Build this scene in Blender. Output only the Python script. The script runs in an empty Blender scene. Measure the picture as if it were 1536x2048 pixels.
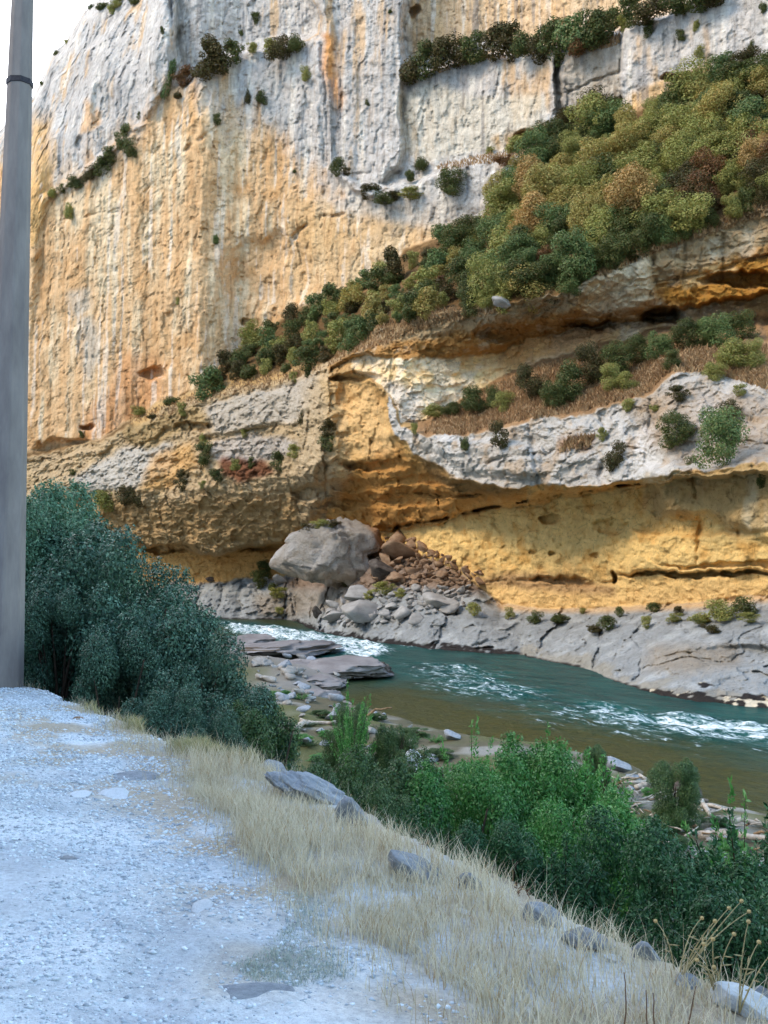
import bpy, math, random
import numpy as np
from mathutils import Vector, Matrix

# ------------------------------------------------------------------ camera, sky, sun, exposure
scene = bpy.context.scene
COL = scene.collection
PITCH = math.radians(3.4)
F = 2010.0                       # focal length in photo pixels (1536 x 2048)
EYE = 1.6                        # eye height over the road shoulder
WATER = -5.4                     # water level
HOR = 1024 + F * math.tan(PITCH)

cam_d = bpy.data.cameras.new("camera")
cam_d.sensor_fit = 'VERTICAL'
cam_d.sensor_height = 36.0
cam_d.lens = F / 2048 * 36.0
cam_d.clip_start = 0.1
cam_d.clip_end = 2000
cam = bpy.data.objects.new("camera", cam_d)
COL.objects.link(cam)
cam.location = (0, 0, EYE)
cam.rotation_euler = (math.radians(90) + PITCH, 0, 0)
scene.camera = cam
scene.render.resolution_x = 768
scene.render.resolution_y = 1024

SUN_EL = math.radians(27)
SUN_AZ = math.radians(248)       # compass-like, 0 = +Y, clockwise; the sun stands behind the camera, a little left
world = bpy.data.worlds.new("World")
scene.world = world
world.use_nodes = True
wn = world.node_tree
bg = wn.nodes["Background"]
sky = wn.nodes.new("ShaderNodeTexSky")
sky.sky_type = 'NISHITA'
sky.sun_disc = False
sky.sun_elevation = SUN_EL
sky.sun_rotation = SUN_AZ
sky.air_density = 1.3
sky.dust_density = 0.6
sky.ozone_density = 1.5
# bright white cloud patch added to the sky, to whiten it up the valley
tcw = wn.nodes.new("ShaderNodeTexCoord")
vm = wn.nodes.new("ShaderNodeVectorMath"); vm.operation = 'DOT_PRODUCT'
wn.links.new(tcw.outputs["Generated"], vm.inputs[0])
vm.inputs[1].default_value = Vector((-.34, .80, .46)).normalized()
cn = wn.nodes.new("ShaderNodeTexNoise"); cn.inputs["Scale"].default_value = 3.0; cn.inputs["Detail"].default_value = 6
wn.links.new(tcw.outputs["Generated"], cn.inputs["Vector"])
ca = wn.nodes.new("ShaderNodeMath"); ca.operation = 'MULTIPLY_ADD'
wn.links.new(cn.outputs[0], ca.inputs[0]); ca.inputs[1].default_value = .12
wn.links.new(vm.outputs["Value"], ca.inputs[2])
cr = wn.nodes.new("ShaderNodeMapRange"); cr.interpolation_type = 'SMOOTHSTEP'
cr.inputs[1].default_value = .90; cr.inputs[2].default_value = 1.0
wn.links.new(ca.outputs[0], cr.inputs[0])
cm = wn.nodes.new("ShaderNodeMix"); cm.data_type = 'RGBA'
wn.links.new(cr.outputs[0], cm.inputs[0])
wn.links.new(sky.outputs[0], cm.inputs[6])
cm.inputs[7].default_value = (9.0, 9.2, 9.8, 1)
wn.links.new(cm.outputs[2], bg.inputs[0])
bg.inputs[1].default_value = 0.15
sun_d = bpy.data.lights.new("sun", 'SUN')
sun_d.energy = 3.6
sun_d.angle = math.radians(50)
sun_d.color = (1.0, 0.82, 0.60)
sun = bpy.data.objects.new("sun", sun_d)
COL.objects.link(sun)
sdir = Vector((math.sin(SUN_AZ) * math.cos(SUN_EL), math.cos(SUN_AZ) * math.cos(SUN_EL), math.sin(SUN_EL)))
sun.rotation_euler = sdir.to_track_quat('Z', 'Y').to_euler()
sun.location = sdir * 150
scene.view_settings.view_transform = 'Standard'
scene.view_settings.look = 'None'
scene.view_settings.exposure = 2.0
scene.view_settings.gamma = 1.0
scene.cycles.max_bounces = 6
scene.cycles.diffuse_bounces = 3
scene.cycles.transparent_max_bounces = 6

# ------------------------------------------------------------------ numeric helpers
def s2l(c):
    c = np.asarray(c, float) / 255.0
    return np.where(c <= 0.04045, c / 12.92, ((c + 0.055) / 1.055) ** 2.4)

def _h(ix, iy, iz, seed):
    with np.errstate(over='ignore'):
        h = (ix.astype(np.uint32) * np.uint32(374761393) + iy.astype(np.uint32) * np.uint32(668265263)
             + iz.astype(np.uint32) * np.uint32(2147483647 & 0x7feb352d) + np.uint32(seed * 97531 + 13))
        h = (h ^ (h >> np.uint32(13))) * np.uint32(1274126177)
        h = (h ^ (h >> np.uint32(15))) * np.uint32(0x846ca68b)
        h = h ^ (h >> np.uint32(16))
    return h.astype(np.float64) / 4294967295.0

def vnoise(P, seed=0):
    """value noise in [-1, 1]; P is (..., 3)"""
    I = np.floor(P).astype(np.int64)
    f = P - I
    f = f * f * f * (f * (f * 6 - 15) + 10)
    r = 0
    for dx in (0, 1):
        wx = f[..., 0] if dx else 1 - f[..., 0]
        for dy in (0, 1):
            wy = f[..., 1] if dy else 1 - f[..., 1]
            for dz in (0, 1):
                wz = f[..., 2] if dz else 1 - f[..., 2]
                r = r + wx * wy * wz * _h(I[..., 0] + dx, I[..., 1] + dy, I[..., 2] + dz, seed)
    return r * 2 - 1

def fbm(P, octv=4, seed=0, gain=0.5):
    a, r, t = 1.0, 0, 0
    for k in range(octv):
        r = r + a * vnoise(P * (2.03 ** k) + 17.3 * k, seed + k)
        t += a
        a *= gain
    return r / t

def cells(P, seed=0):
    """random value in [-1,1] of the nearest cell and the gap to the next one"""
    I = np.floor(P).astype(np.int64)
    best = np.full(P.shape[:-1], 9.0)
    second = best.copy()
    val = np.zeros(P.shape[:-1])
    for dx in (-1, 0, 1):
        for dy in (-1, 0, 1):
            for dz in (-1, 0, 1):
                jx, jy, jz = I[..., 0] + dx, I[..., 1] + dy, I[..., 2] + dz
                qx = jx + _h(jx, jy, jz, seed + 1)
                qy = jy + _h(jx, jy, jz, seed + 2)
                qz = jz + _h(jx, jy, jz, seed + 3)
                d = (P[..., 0] - qx) ** 2 + (P[..., 1] - qy) ** 2 + (P[..., 2] - qz) ** 2
                v = _h(jx, jy, jz, seed + 4) * 2 - 1
                closer = d < best
                second = np.where(closer, best, np.minimum(second, d))
                val = np.where(closer, v, val)
                best = np.where(closer, d, best)
    return val, np.sqrt(second) - np.sqrt(best)

def facets(P, seed=0, tilt=.8):
    """each cell is a flat face with its own offset and tilt: broken rock"""
    I = np.floor(P).astype(np.int64)
    best = np.full(P.shape[:-1], 9.0); val = np.zeros(P.shape[:-1])
    for dx in (-1, 0, 1):
        for dy in (-1, 0, 1):
            for dz in (-1, 0, 1):
                jx, jy, jz = I[..., 0] + dx, I[..., 1] + dy, I[..., 2] + dz
                q = [P[..., a] - j - _h(jx, jy, jz, seed + 1 + a) for a, j in enumerate((jx, jy, jz))]
                d = q[0] ** 2 + q[1] ** 2 + q[2] ** 2
                g = [_h(jx, jy, jz, seed + 5 + a) * 2 - 1 for a in range(4)]
                v = .6 * g[3] + tilt * (q[0] * g[0] + q[1] * g[1] + q[2] * (g[2] - .25))
                c = d < best
                val = np.where(c, v, val); best = np.where(c, d, best)
    return val

def smooth(a, b, x):
    t = np.clip((x - a) / (b - a), 0, 1)
    return t * t * (3 - 2 * t)

def at(px, py, Y):
    """world point on the sight line through a photo pixel, Y metres ahead"""
    cx = (np.asarray(px, float) - 768) / F
    cy = (1024 - np.asarray(py, float)) / F
    dy = math.cos(PITCH) - cy * math.sin(PITCH)
    dz = math.sin(PITCH) + cy * math.cos(PITCH)
    t = np.asarray(Y, float) / dy
    return np.stack(np.broadcast_arrays(cx * t, dy * t, EYE + dz * t), -1)

def on_level(px, py, z):
    """world point where that sight line meets the level z"""
    cx = (px - 768) / F
    cy = (1024 - py) / F
    dy = math.cos(PITCH) - cy * math.sin(PITCH)
    dz = math.sin(PITCH) + cy * math.cos(PITCH)
    t = (z - EYE) / dz
    return np.array((cx * t, dy * t, z))

# ------------------------------------------------------------------ object helpers
def link(o, parent=None):
    COL.objects.link(o)
    if parent is not None:
        o.parent = parent
    return o

def mesh_np(name, V, Fc, mat=None, parent=None, smooth_shade=True, attrs=None, uniform=4):
    """mesh object from arrays; Fc is (n, uniform) or a list of tuples; attrs = {name: (n_verts, 3) colours}"""
    me = bpy.data.meshes.new(name)
    V = np.asarray(V, np.float32)
    if isinstance(Fc, np.ndarray):
        n, k = Fc.shape
        me.vertices.add(len(V)); me.vertices.foreach_set("co", V.ravel())
        me.loops.add(n * k); me.loops.foreach_set("vertex_index", Fc.astype(np.int32).ravel())
        me.polygons.add(n)
        me.polygons.foreach_set("loop_start", np.arange(0, n * k, k, dtype=np.int32))
        me.polygons.foreach_set("loop_total", np.full(n, k, dtype=np.int32))
    else:
        me.from_pydata([tuple(v) for v in V], [], Fc)
    me.update(calc_edges=True)
    me.validate()
    if smooth_shade:
        me.polygons.foreach_set("use_smooth", np.ones(len(me.polygons), dtype=bool))
    for an, A in (attrs or {}).items():
        A = np.asarray(A, np.float32)
        at_ = me.color_attributes.new(an, 'FLOAT_COLOR', 'POINT')
        C4 = np.ones((len(V), 4), np.float32); C4[:, :3] = A if A.ndim == 2 else A[:, None]
        at_.data.foreach_set("color", C4.ravel())
    if mat is not None:
        me.materials.append(mat)
    o = bpy.data.objects.new(name, me)
    return link(o, parent)

def grid_faces(nr, nc):
    i = np.arange(nr * nc).reshape(nr, nc)
    return np.stack([i[:-1, :-1], i[1:, :-1], i[1:, 1:], i[:-1, 1:]], -1).reshape(-1, 4)

def tag(o, label=None, cat=None, group=None, kind=None):
    for k, v in (("label", label), ("category", cat), ("group", group), ("kind", kind)):
        if v:
            o[k] = v
    return o

def empty(name, loc=(0, 0, 0), rz=0.0):
    o = bpy.data.objects.new(name, None)
    o.empty_display_size = 0.2
    o.location = loc
    o.rotation_euler = (0, 0, rz)
    return link(o)

class MB:
    """collects tubes and boxes and links them as one mesh"""
    def __init__(self):
        self.v, self.f, self.n = [], [], 0
    def add(self, V, Fs):
        self.v.append(np.asarray(V, float))
        self.f += [tuple(i + self.n for i in f) for f in Fs]
        self.n += len(V)
    def tube(self, pts, rad, sides=6, cap=True):
        pts = [Vector(p) for p in pts]
        rad = rad if hasattr(rad, '__len__') else [rad] * len(pts)
        V, Fs = [], []
        ref = Vector((0.31, 0.77, 0.2)).normalized()
        for i, p in enumerate(pts):
            d = (pts[min(i + 1, len(pts) - 1)] - pts[max(i - 1, 0)]).normalized()
            a = d.cross(ref)
            if a.length < 1e-3: a = d.cross(Vector((1, 0, 0)))
            a.normalize(); b = d.cross(a)
            for k in range(sides):
                t = 2 * math.pi * k / sides
                V.append(p + (a * math.cos(t) + b * math.sin(t)) * rad[i])
        for i in range(len(pts) - 1):
            for k in range(sides):
                k2 = (k + 1) % sides
                Fs.append((i * sides + k, i * sides + k2, (i + 1) * sides + k2, (i + 1) * sides + k))
        if cap:
            Fs.append(tuple(range(sides))[::-1])
            Fs.append(tuple((len(pts) - 1) * sides + k for k in range(sides)))
        self.add(V, Fs)
    def build(self, name, mat, parent=None, smooth_shade=True):
        return mesh_np(name, np.concatenate(self.v), self.f, mat, parent, smooth_shade)

# ------------------------------------------------------------------ material helpers
def new_mat(name):
    m = bpy.data.materials.new(name)
    m.use_nodes = True
    nt = m.node_tree
    b = nt.nodes["Principled BSDF"]
    b.inputs["Specular IOR Level"].default_value = 0.25
    return m, nt, b

def nd(nt, kind, **kw):
    n = nt.nodes.new(kind)
    for k, v in kw.items():
        if k.startswith("i_"):
            key = k[2:]
            n.inputs[int(key) if key.isdigit() else key].default_value = v
        else:
            setattr(n, k, v)
    return n

def coord(nt, scale=(1, 1, 1), rot=(0, 0, 0)):
    tc = nd(nt, "ShaderNodeTexCoord")
    mp = nd(nt, "ShaderNodeMapping")
    mp.inputs["Scale"].default_value = scale
    mp.inputs["Rotation"].default_value = rot
    nt.links.new(tc.outputs["Object"], mp.inputs[0])
    return mp.outputs[0]

def noise(nt, vec, scale, detail=4, rough=0.55, dist=0.0):
    n = nd(nt, "ShaderNodeTexNoise")
    n.inputs["Scale"].default_value = scale
    n.inputs["Detail"].default_value = detail
    n.inputs["Roughness"].default_value = rough
    n.inputs["Distortion"].default_value = dist
    nt.links.new(vec, n.inputs["Vector"])
    return n.outputs[0]

def remap(nt, val, a, b, c=0.0, d=1.0):
    n = nd(nt, "ShaderNodeMapRange")
    n.inputs[1].default_value = a; n.inputs[2].default_value = b
    n.inputs[3].default_value = c; n.inputs[4].default_value = d
    nt.links.new(val, n.inputs[0])
    return n.outputs[0]

def mixc(nt, fac, a, b, mode='MIX'):
    n = nd(nt, "ShaderNodeMix", data_type='RGBA', blend_type=mode)
    for sock, v in ((n.inputs[0], fac), (n.inputs[6], a), (n.inputs[7], b)):
        if hasattr(v, "links") or isinstance(v, bpy.types.NodeSocket):
            nt.links.new(v, sock)
        elif hasattr(v, "__len__"):
            sock.default_value = (*v[:3], 1)
        else:
            sock.default_value = v
    return n.outputs[2]

def mathn(nt, op, a, b=None):
    n = nd(nt, "ShaderNodeMath", operation=op)
    for i, v in enumerate((a, b)):
        if v is None: continue
        if isinstance(v, bpy.types.NodeSocket): nt.links.new(v, n.inputs[i])
        else: n.inputs[i].default_value = v
    return n.outputs[0]

def bump(nt, b, h, strength=0.5, dist=0.1):
    n = nd(nt, "ShaderNodeBump")
    n.inputs["Strength"].default_value = strength
    n.inputs["Distance"].default_value = dist
    nt.links.new(h, n.inputs["Height"])
    nt.links.new(n.outputs[0], b.inputs["Normal"])
    return n
# ================================================================== THE CANYON WALL
def ci(pts, X, k):
    p = np.array(pts, float)
    return np.interp(X, p[:, 0], p[:, k])

# silhouette of the cliff top against the sky at the left, above the frame elsewhere
SIL = [(-200, 420), (-60, 320), (0, 262), (60, 203), (80, 165), (95, 130), (105, 107), (132, 80), (148, 58), (155, 44), (168, 22), (182, 8), (200, -6), (240, -40), (345, -110), (380, -160), (1700, -160)]
# curves (x, y, Y): y in photo pixels, Y the distance ahead in metres
C9 = [(-200, 900, 215), (50, 900, 190), (200, 880, 177), (250, 845, 174), (300, 815, 171), (400, 777, 164), (480, 690, 167), (560, 640, 164), (640, 600, 158), (700, 570, 154), (780, 520, 149), (850, 480, 145), (960, 440, 139), (1030, 330, 133), (1110, 280, 128), (1240, 240, 122), (1350, 180, 117), (1430, 150, 113), (1536, 130, 107), (1700, 100, 98)]
C8 = [(-200, 910, 212), (50, 910, 188), (200, 885, 175), (250, 860, 170), (300, 830, 166), (400, 790, 157), (520, 765, 147), (600, 745, 136), (640, 728, 129), (700, 695, 121), (750, 660, 112), (870, 628, 104), (1000, 610, 97), (1150, 580, 93), (1200, 545, 92), (1300, 500, 91), (1400, 460, 90), (1536, 400, 88), (1700, 330, 84)]
C7 = [(-200, 915, 211), (50, 915, 187), (200, 890, 174), (250, 866, 169), (300, 840, 165), (400, 802, 156), (520, 778, 146), (600, 760, 135), (640, 742, 128), (655, 736, 123), (700, 716, 114), (760, 708, 108.5), (900, 714, 105.3), (1010, 690, 102.6), (1130, 656, 99.5), (1220, 640, 97), (1300, 634, 94.5), (1350, 622, 92), (1536, 585, 87), (1700, 550, 83)]
C6 = [(-200, 925, 211), (200, 895, 174), (400, 808, 156), (600, 766, 135), (640, 748, 128), (655, 742, 123.5), (700, 740, 116), (760, 766, 109), (800, 840, 105), (830, 842, 105), (930, 792, 106), (1040, 730, 104), (1200, 684, 100), (1350, 650, 96), (1536, 632, 93), (1700, 610, 88)]
C5 = [(-200, 930, 211), (200, 900, 174), (400, 815, 156), (600, 775, 134.5), (640, 755, 127.5), (655, 745, 123), (700, 744, 116), (760, 772, 108.5), (800, 852, 103), (840, 868, 99), (920, 872, 94), (1050, 842, 88), (1170, 822, 84), (1290, 790, 80), (1340, 745, 79.5), (1420, 742, 78), (1536, 742, 75), (1700, 740, 70)]
C4 = [(-200, 1010, 206), (50, 1000, 182), (130, 975, 174), (250, 985, 164), (330, 985, 157), (400, 965, 150), (480, 945, 143), (560, 950, 137), (630, 930, 127), (650, 900, 124.5), (657, 752, 123), (690, 750, 118), (748, 760, 109.5), (765, 800, 107), (780, 855, 104), (830, 905, 101.5), (900, 945, 95), (1030, 976, 86.5), (1150, 968, 81), (1290, 958, 75.5), (1350, 942, 72), (1536, 925, 65.5), (1700, 900, 58)]
INN = [(-200, 0, 0), (640, 0, 0), (652, 0, .3), (665, 0, .6), (700, 0, 1.6), (750, 0, 2.4), (790, 0, 2), (840, 0, 2), (1290, 0, 1), (1350, 0, .2), (1700, 0, 0)]
C3 = [(-200, 1140, 208), (0, 1110, 188), (130, 1040, 175), (160, 1045, 173), (250, 1075, 167), (330, 1102, 162), (430, 1104, 155), (500, 1095, 152), (560, 1085, 148), (620, 1050, 140), (660, 1040, 138), (700, 1040, 132.5), (760, 1050, 122.5), (830, 1049, 115.5), (920, 1029, 104), (1050, 1001, 93.5), (1200, 977, 83.5), (1290, 966, 77), (1340, 955, 72), (1536, 940, 65.5), (1700, 920, 59)]
CW = [(-200, 0, 215), (50, 0, 190), (250, 0, 172), (330, 0, 167), (440, 0, 162), (500, 0, 160), (560, 0, 157), (640, 0, 146), (700, 0, 135), (830, 0, 117.5), (950, 0, 104), (1100, 0, 93.5), (1250, 0, 83), (1400, 0, 74.5), (1536, 0, 68), (1700, 0, 61)]
C1 = [(-200, 1165, 0), (330, 1165, 0), (430, 1162, 0), (480, 1158, 0), (560, 1150, 0), (620, 1120, 0), (700, 1078, 0), (780, 1080, 0), (860, 1112, 0), (950, 1165, 0), (1000, 1205, 0), (1100, 1214, 0), (1250, 1210, 0), (1400, 1200, 0), (1536, 1188, 0), (1700, 1170, 0)]
C0 = [(-200, 1212), (330, 1228), (440, 1238), (500, 1238), (560, 1239), (594, 1241), (614, 1252), (640, 1266), (700, 1276), (760, 1284), (880, 1299), (1000, 1307), (1050, 1308), (1060, 1314), (1150, 1331), (1158, 1332), (1230, 1362), (1320, 1388), (1400, 1402), (1536, 1413), (1700, 1425)]

NC, NR = 860, 860
px0 = np.linspace(-130, 1680, NC)
sil = ci(SIL, px0, 1)
sil = sil + 9 * fbm(np.stack([px0 / 18, px0 * 0, px0 * 0], -1), 3, 71) * (px0 < 340)
bot = ci(C0, px0, 1) + 26
u = np.linspace(0, 1, NR)[:, None]
PX = np.repeat(px0[None, :], NR, 0)
PY = sil[None, :] * (1 - u) + bot[None, :] * u
Q = np.stack([PX, PY, PX * 0], -1)
WX = 9 * fbm(Q / 70, 3, 5) + 5 * fbm(Q / 17, 3, 8)
WY = 11 * fbm(Q / 60 + 31, 3, 6) + 6 * fbm(Q / 15, 3, 9)
fade = smooth(1232, 1150, PY)                 # keep the waterline where it is
WY = WY * (0.25 + 0.75 * fade)
GX, GY = PX + WX, PY + WY

def curve_nodes(GX):
    y9, Y9 = ci(C9, GX, 1), ci(C9, GX, 2)
    y8, Y8 = ci(C8, GX, 1), ci(C8, GX, 2)
    y7, Y7 = ci(C7, GX, 1), ci(C7, GX, 2)
    y6, Y6 = ci(C6, GX, 1), ci(C6, GX, 2)
    y5, Y5 = ci(C5, GX, 1), ci(C5, GX, 2)
    y4, Y4 = ci(C4, GX, 1), ci(C4, GX, 2)
    k = ci(INN, GX, 2)
    y3, Y3 = ci(C3, GX, 1), ci(C3, GX, 2)
    Yw = ci(CW, GX, 2)
    y1 = ci(C1, GX, 1)
    y0 = ci(C0, GX, 1)
    Y0 = (EYE - WATER) * F / np.maximum(y0 - HOR, 20)
    wm = smooth(640, 660, GX) * smooth(830, 790, GX)          # the hollow: a lit wall above, undercut below
    ymid = (y4 + 6 + k * 1.5) * (1 - wm) + wm * np.interp(GX, [640, 680, 760, 800, 830], [930, 925, 895, 900, 912])
    Ymid = (Y4 + k) * (1 - wm) + wm * np.interp(GX, [640, 660, 700, 750, 790, 830], [126, 124.5, 120.5, 114, 107.5, 102])
    lean = Y9 + 0.05 * np.maximum(y9 + 200, 0) / F * Y9
    back = Y6 + 1.5
    Ys = np.maximum(np.minimum(Yw + 0.5, Y0 + 26), Y0 + .5)
    nodes = [(y9 * 0 - 200, lean), (y9, Y9), (y8, Y8), (y7 - 5, Y7), (y7 + 5, np.where(GX > 660, back, Y7)), (y6, Y6), (y5, Y5), (y4, Y4),
             (y4 + 5 + k * 1.5, Y4 + k), (ymid, Ymid), (y3 - 3, Y3), (y3 + 5, np.maximum(Yw, Y3)), (y1, Ys), (y0, Y0), (y0 + 60, Y0)]
    ys = np.maximum.accumulate(np.stack([n[0] + 0.3 * i for i, n in enumerate(nodes)]), 0)
    return ys, np.stack([n[1] for n in nodes])

NODES = curve_nodes(GX)
def layered(GY, ys, Ys):
    D = np.full(GY.shape, 100.0)
    for i in range(len(ys) - 1):
        m = (GY >= ys[i]) & (GY < ys[i + 1])
        t = np.clip((GY - ys[i]) / np.maximum(ys[i + 1] - ys[i], 1e-3), 0, 1)
        v = 1 / ((1 - t) / Ys[i] + t / Ys[i + 1])
        D = np.where(m, v, D)
    D = np.where(GY < ys[0], Ys[0], D)
    D = np.where(GY >= ys[-1], Ys[-1], D)
    return D
D = layered(GY, *NODES)
ys = NODES[0]
upper = smooth(6, -6, GY - ys[1])              # the great wall
slope = (1 - upper) * smooth(6, -6, GY - ys[2])
shelfz = smooth(-4, 6, GY - ys[12])            # talus and river shelf
lowwall = smooth(-4, 6, GY - ys[11]) * (1 - shelfz)
under = smooth(-3, 4, GY - ys[7]) * (1 - smooth(-4, 6, GY - ys[11])) * (GX > 640)
grassy = smooth(-3, 4, GY - ys[5]) * smooth(3, -4, GY - ys[6]) * (GX > 830)

# ---- steps: everything above the line stands further back
def step(pts, amount, x0, x1, ramp=26, soft=10):
    p = np.array(pts, float)
    yl = np.interp(GX, p[:, 0], p[:, 1])
    w = smooth(0, ramp, yl - GY) * smooth(x0 - soft, x0 + soft, GX) * smooth(x1 + soft, x1 - soft, GX)
    return amount * w
D += step([(280, 215), (360, 170), (480, 112), (610, 85), (650, 80)], 4.5, 345, 640, 24, 12)
D += step([(800, 158), (860, 148), (960, 120), (1110, 108), (1250, 62), (1400, 5), (1536, -50), (1690, -100)], 9, 806, 1700, 22, 5)
D += step([(640, 330), (740, 392), (830, 376), (900, 338), (1060, 312), (1130, 270)], 4.5, 655, 1120, 20, 20)
D += step([(60, 420), (100, 395), (180, 340), (275, 270), (300, 250)], 4, 85, 290, 20, 16)
def inpoly(X, Y, poly):
    r = np.zeros(X.shape, bool)
    n = len(poly)
    for i in range(n):
        x1, y1 = poly[i]; x2, y2 = poly[(i + 1) % n]
        c = ((y1 > Y) != (y2 > Y)) & (X < (x2 - x1) * (Y - y1) / ((y2 - y1) or 1e-9) + x1)
        r ^= c
    return r
def blur(A, k):
    if k < 1: return A
    for ax in (0, 1):
        n = A.shape[ax]
        pad = [(0, 0), (0, 0)]; pad[ax] = (k + 1, k)
        c = np.cumsum(np.pad(A, pad, mode='edge'), ax)
        A = (np.take(c, range(2 * k + 1, 2 * k + 1 + n), ax) - np.take(c, range(0, n), ax)) / (2 * k + 1)
    return A
def zone(poly, soft=3, warp=1.0):
    return blur(inpoly(PX + WX * warp, PY + WY * warp, poly).astype(float), soft)
D += 4.0 * zone([(1114, 100), (1242, 55), (1242, 238), (1200, 250), (1114, 290)], 1)
D -= 3.0 * zone([(640, -200), (806, -200), (806, 160), (806, 330), (740, 400), (655, 330)], 3)
D += 3.0 * zone([(350, -200), (470, -200), (640, 20), (610, 80), (480, 108), (365, 168), (352, 100)], 2)
D -= 2.5 * zone([(60, 200), (340, -50), (352, 60), (340, 150), (290, 250), (180, 340), (90, 400), (50, 700)], 4)
D -= 2.0 * zone([(555, 870), (600, 800), (640, 740), (665, 760), (680, 900), (690, 960), (630, 1030), (600, 960)], 8)   # pillar left of the hollow
D -= .7 * zone([(620, 765), (646, 745), (654, 762), (670, 810), (686, 880), (690, 950), (664, 1010), (610, 1030), (600, 900)], 7, 1.3)
D -= 1.5 * zone([(245, 870), (260, 840), (400, 800), (420, 830), (415, 870), (330, 850), (290, 890)], 2)
D -= 1.2 * zone([(410, 810), (520, 785), (600, 790), (590, 850), (430, 870)], 2)
D -= 1.2 * zone([(150, 950), (260, 885), (390, 880), (400, 940), (300, 985), (180, 975)], 4)
D -= 2.2 * zone([(1300, 935), (1700, 900), (1700, 1130), (1540, 1080), (1420, 1030), (1330, 1020)], 5)
D -= 1.0 * zone([(1260, 1060), (1700, 1080), (1700, 1140), (1260, 1143)], 2)
D -= 1.4 * zone([(860, 880), (1000, 880), (1080, 900), (1080, 960), (900, 930)], 4)
D -= 1.0 * zone([(1180, 560), (1300, 520), (1310, 600), (1220, 630), (1100, 640)], 4)

# ---- hollows: (x, y, rx, ry, depth)
for (cx, cy, rx, ry, dp) in [(1322, 630, 44, 17, 7), (1390, 163, 62, 14, 5), (826, 26, 11, 12, 3), (490, 641, 13, 8, 2), (308, 748, 28, 13, 3.5), (172, 856, 14, 6, 3),
                             (128, 895, 62, 16, 3.5), (1062, 276, 36, 16, 5), (1125, 1163, 60, 7, 1.6), (1228, 1150, 6, 12, 2), (1400, 1147, 150, 6, 1.8),
                             (1104, 1110, 8, 6, 1), (1186, 1105, 9, 5, .8), (1070, 1112, 9, 4, .6), (1100, 1035, 20, 9, 1.4), (1220, 1050, 35, 12, 1.2), (540, 545, 95, 70, 1.6),
                             (1010, 668, 60, 18, 2.5), (1180, 648, 55, 9, 3), (390, 855, 36, 9, 3), (620, 985, 35, 14, 2.5), (700, 790, 30, 30, 1.5),
                             (800, 980, 20, 8, 1.5), (740, 930, 60, 8, 1.2), (780, 1000, 30, 10, 1.4), (855, 990, 30, 10, 1.2), (930, 540, 30, 10, 1.5), (1235, 520, 40, 10, 2.5),
                             (1490, 560, 90, 16, 3), (1110, 425, 20, 10, 1), (205, 215, 22, 40, 1.5), (160, 285, 8, 14, 1.5), (620, 660, 40, 18, 1.5), (1500, 1130, 160, 6, 1.0),
                             (1480, 1310, 90, 20, 1.2), (340, 1104, 60, 8, 3), (500, 1100, 60, 6, 1.5), (1230, 225, 14, 22, 2), (735, 930, 85, 10, 1.6), (700, 972, 60, 14, 1.6), (850, 962, 80, 9, 1.3), (780, 1000, 110, 16, 1.6), (690, 1012, 40, 10, 2), (705, 757, 48, 9, 3), (900, 990, 70, 6, 1.6)]:
    e = ((GX - cx) / rx) ** 2 + ((GY - cy) / ry) ** 2
    D += dp * smooth(1.5, 0.35, e)

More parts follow.
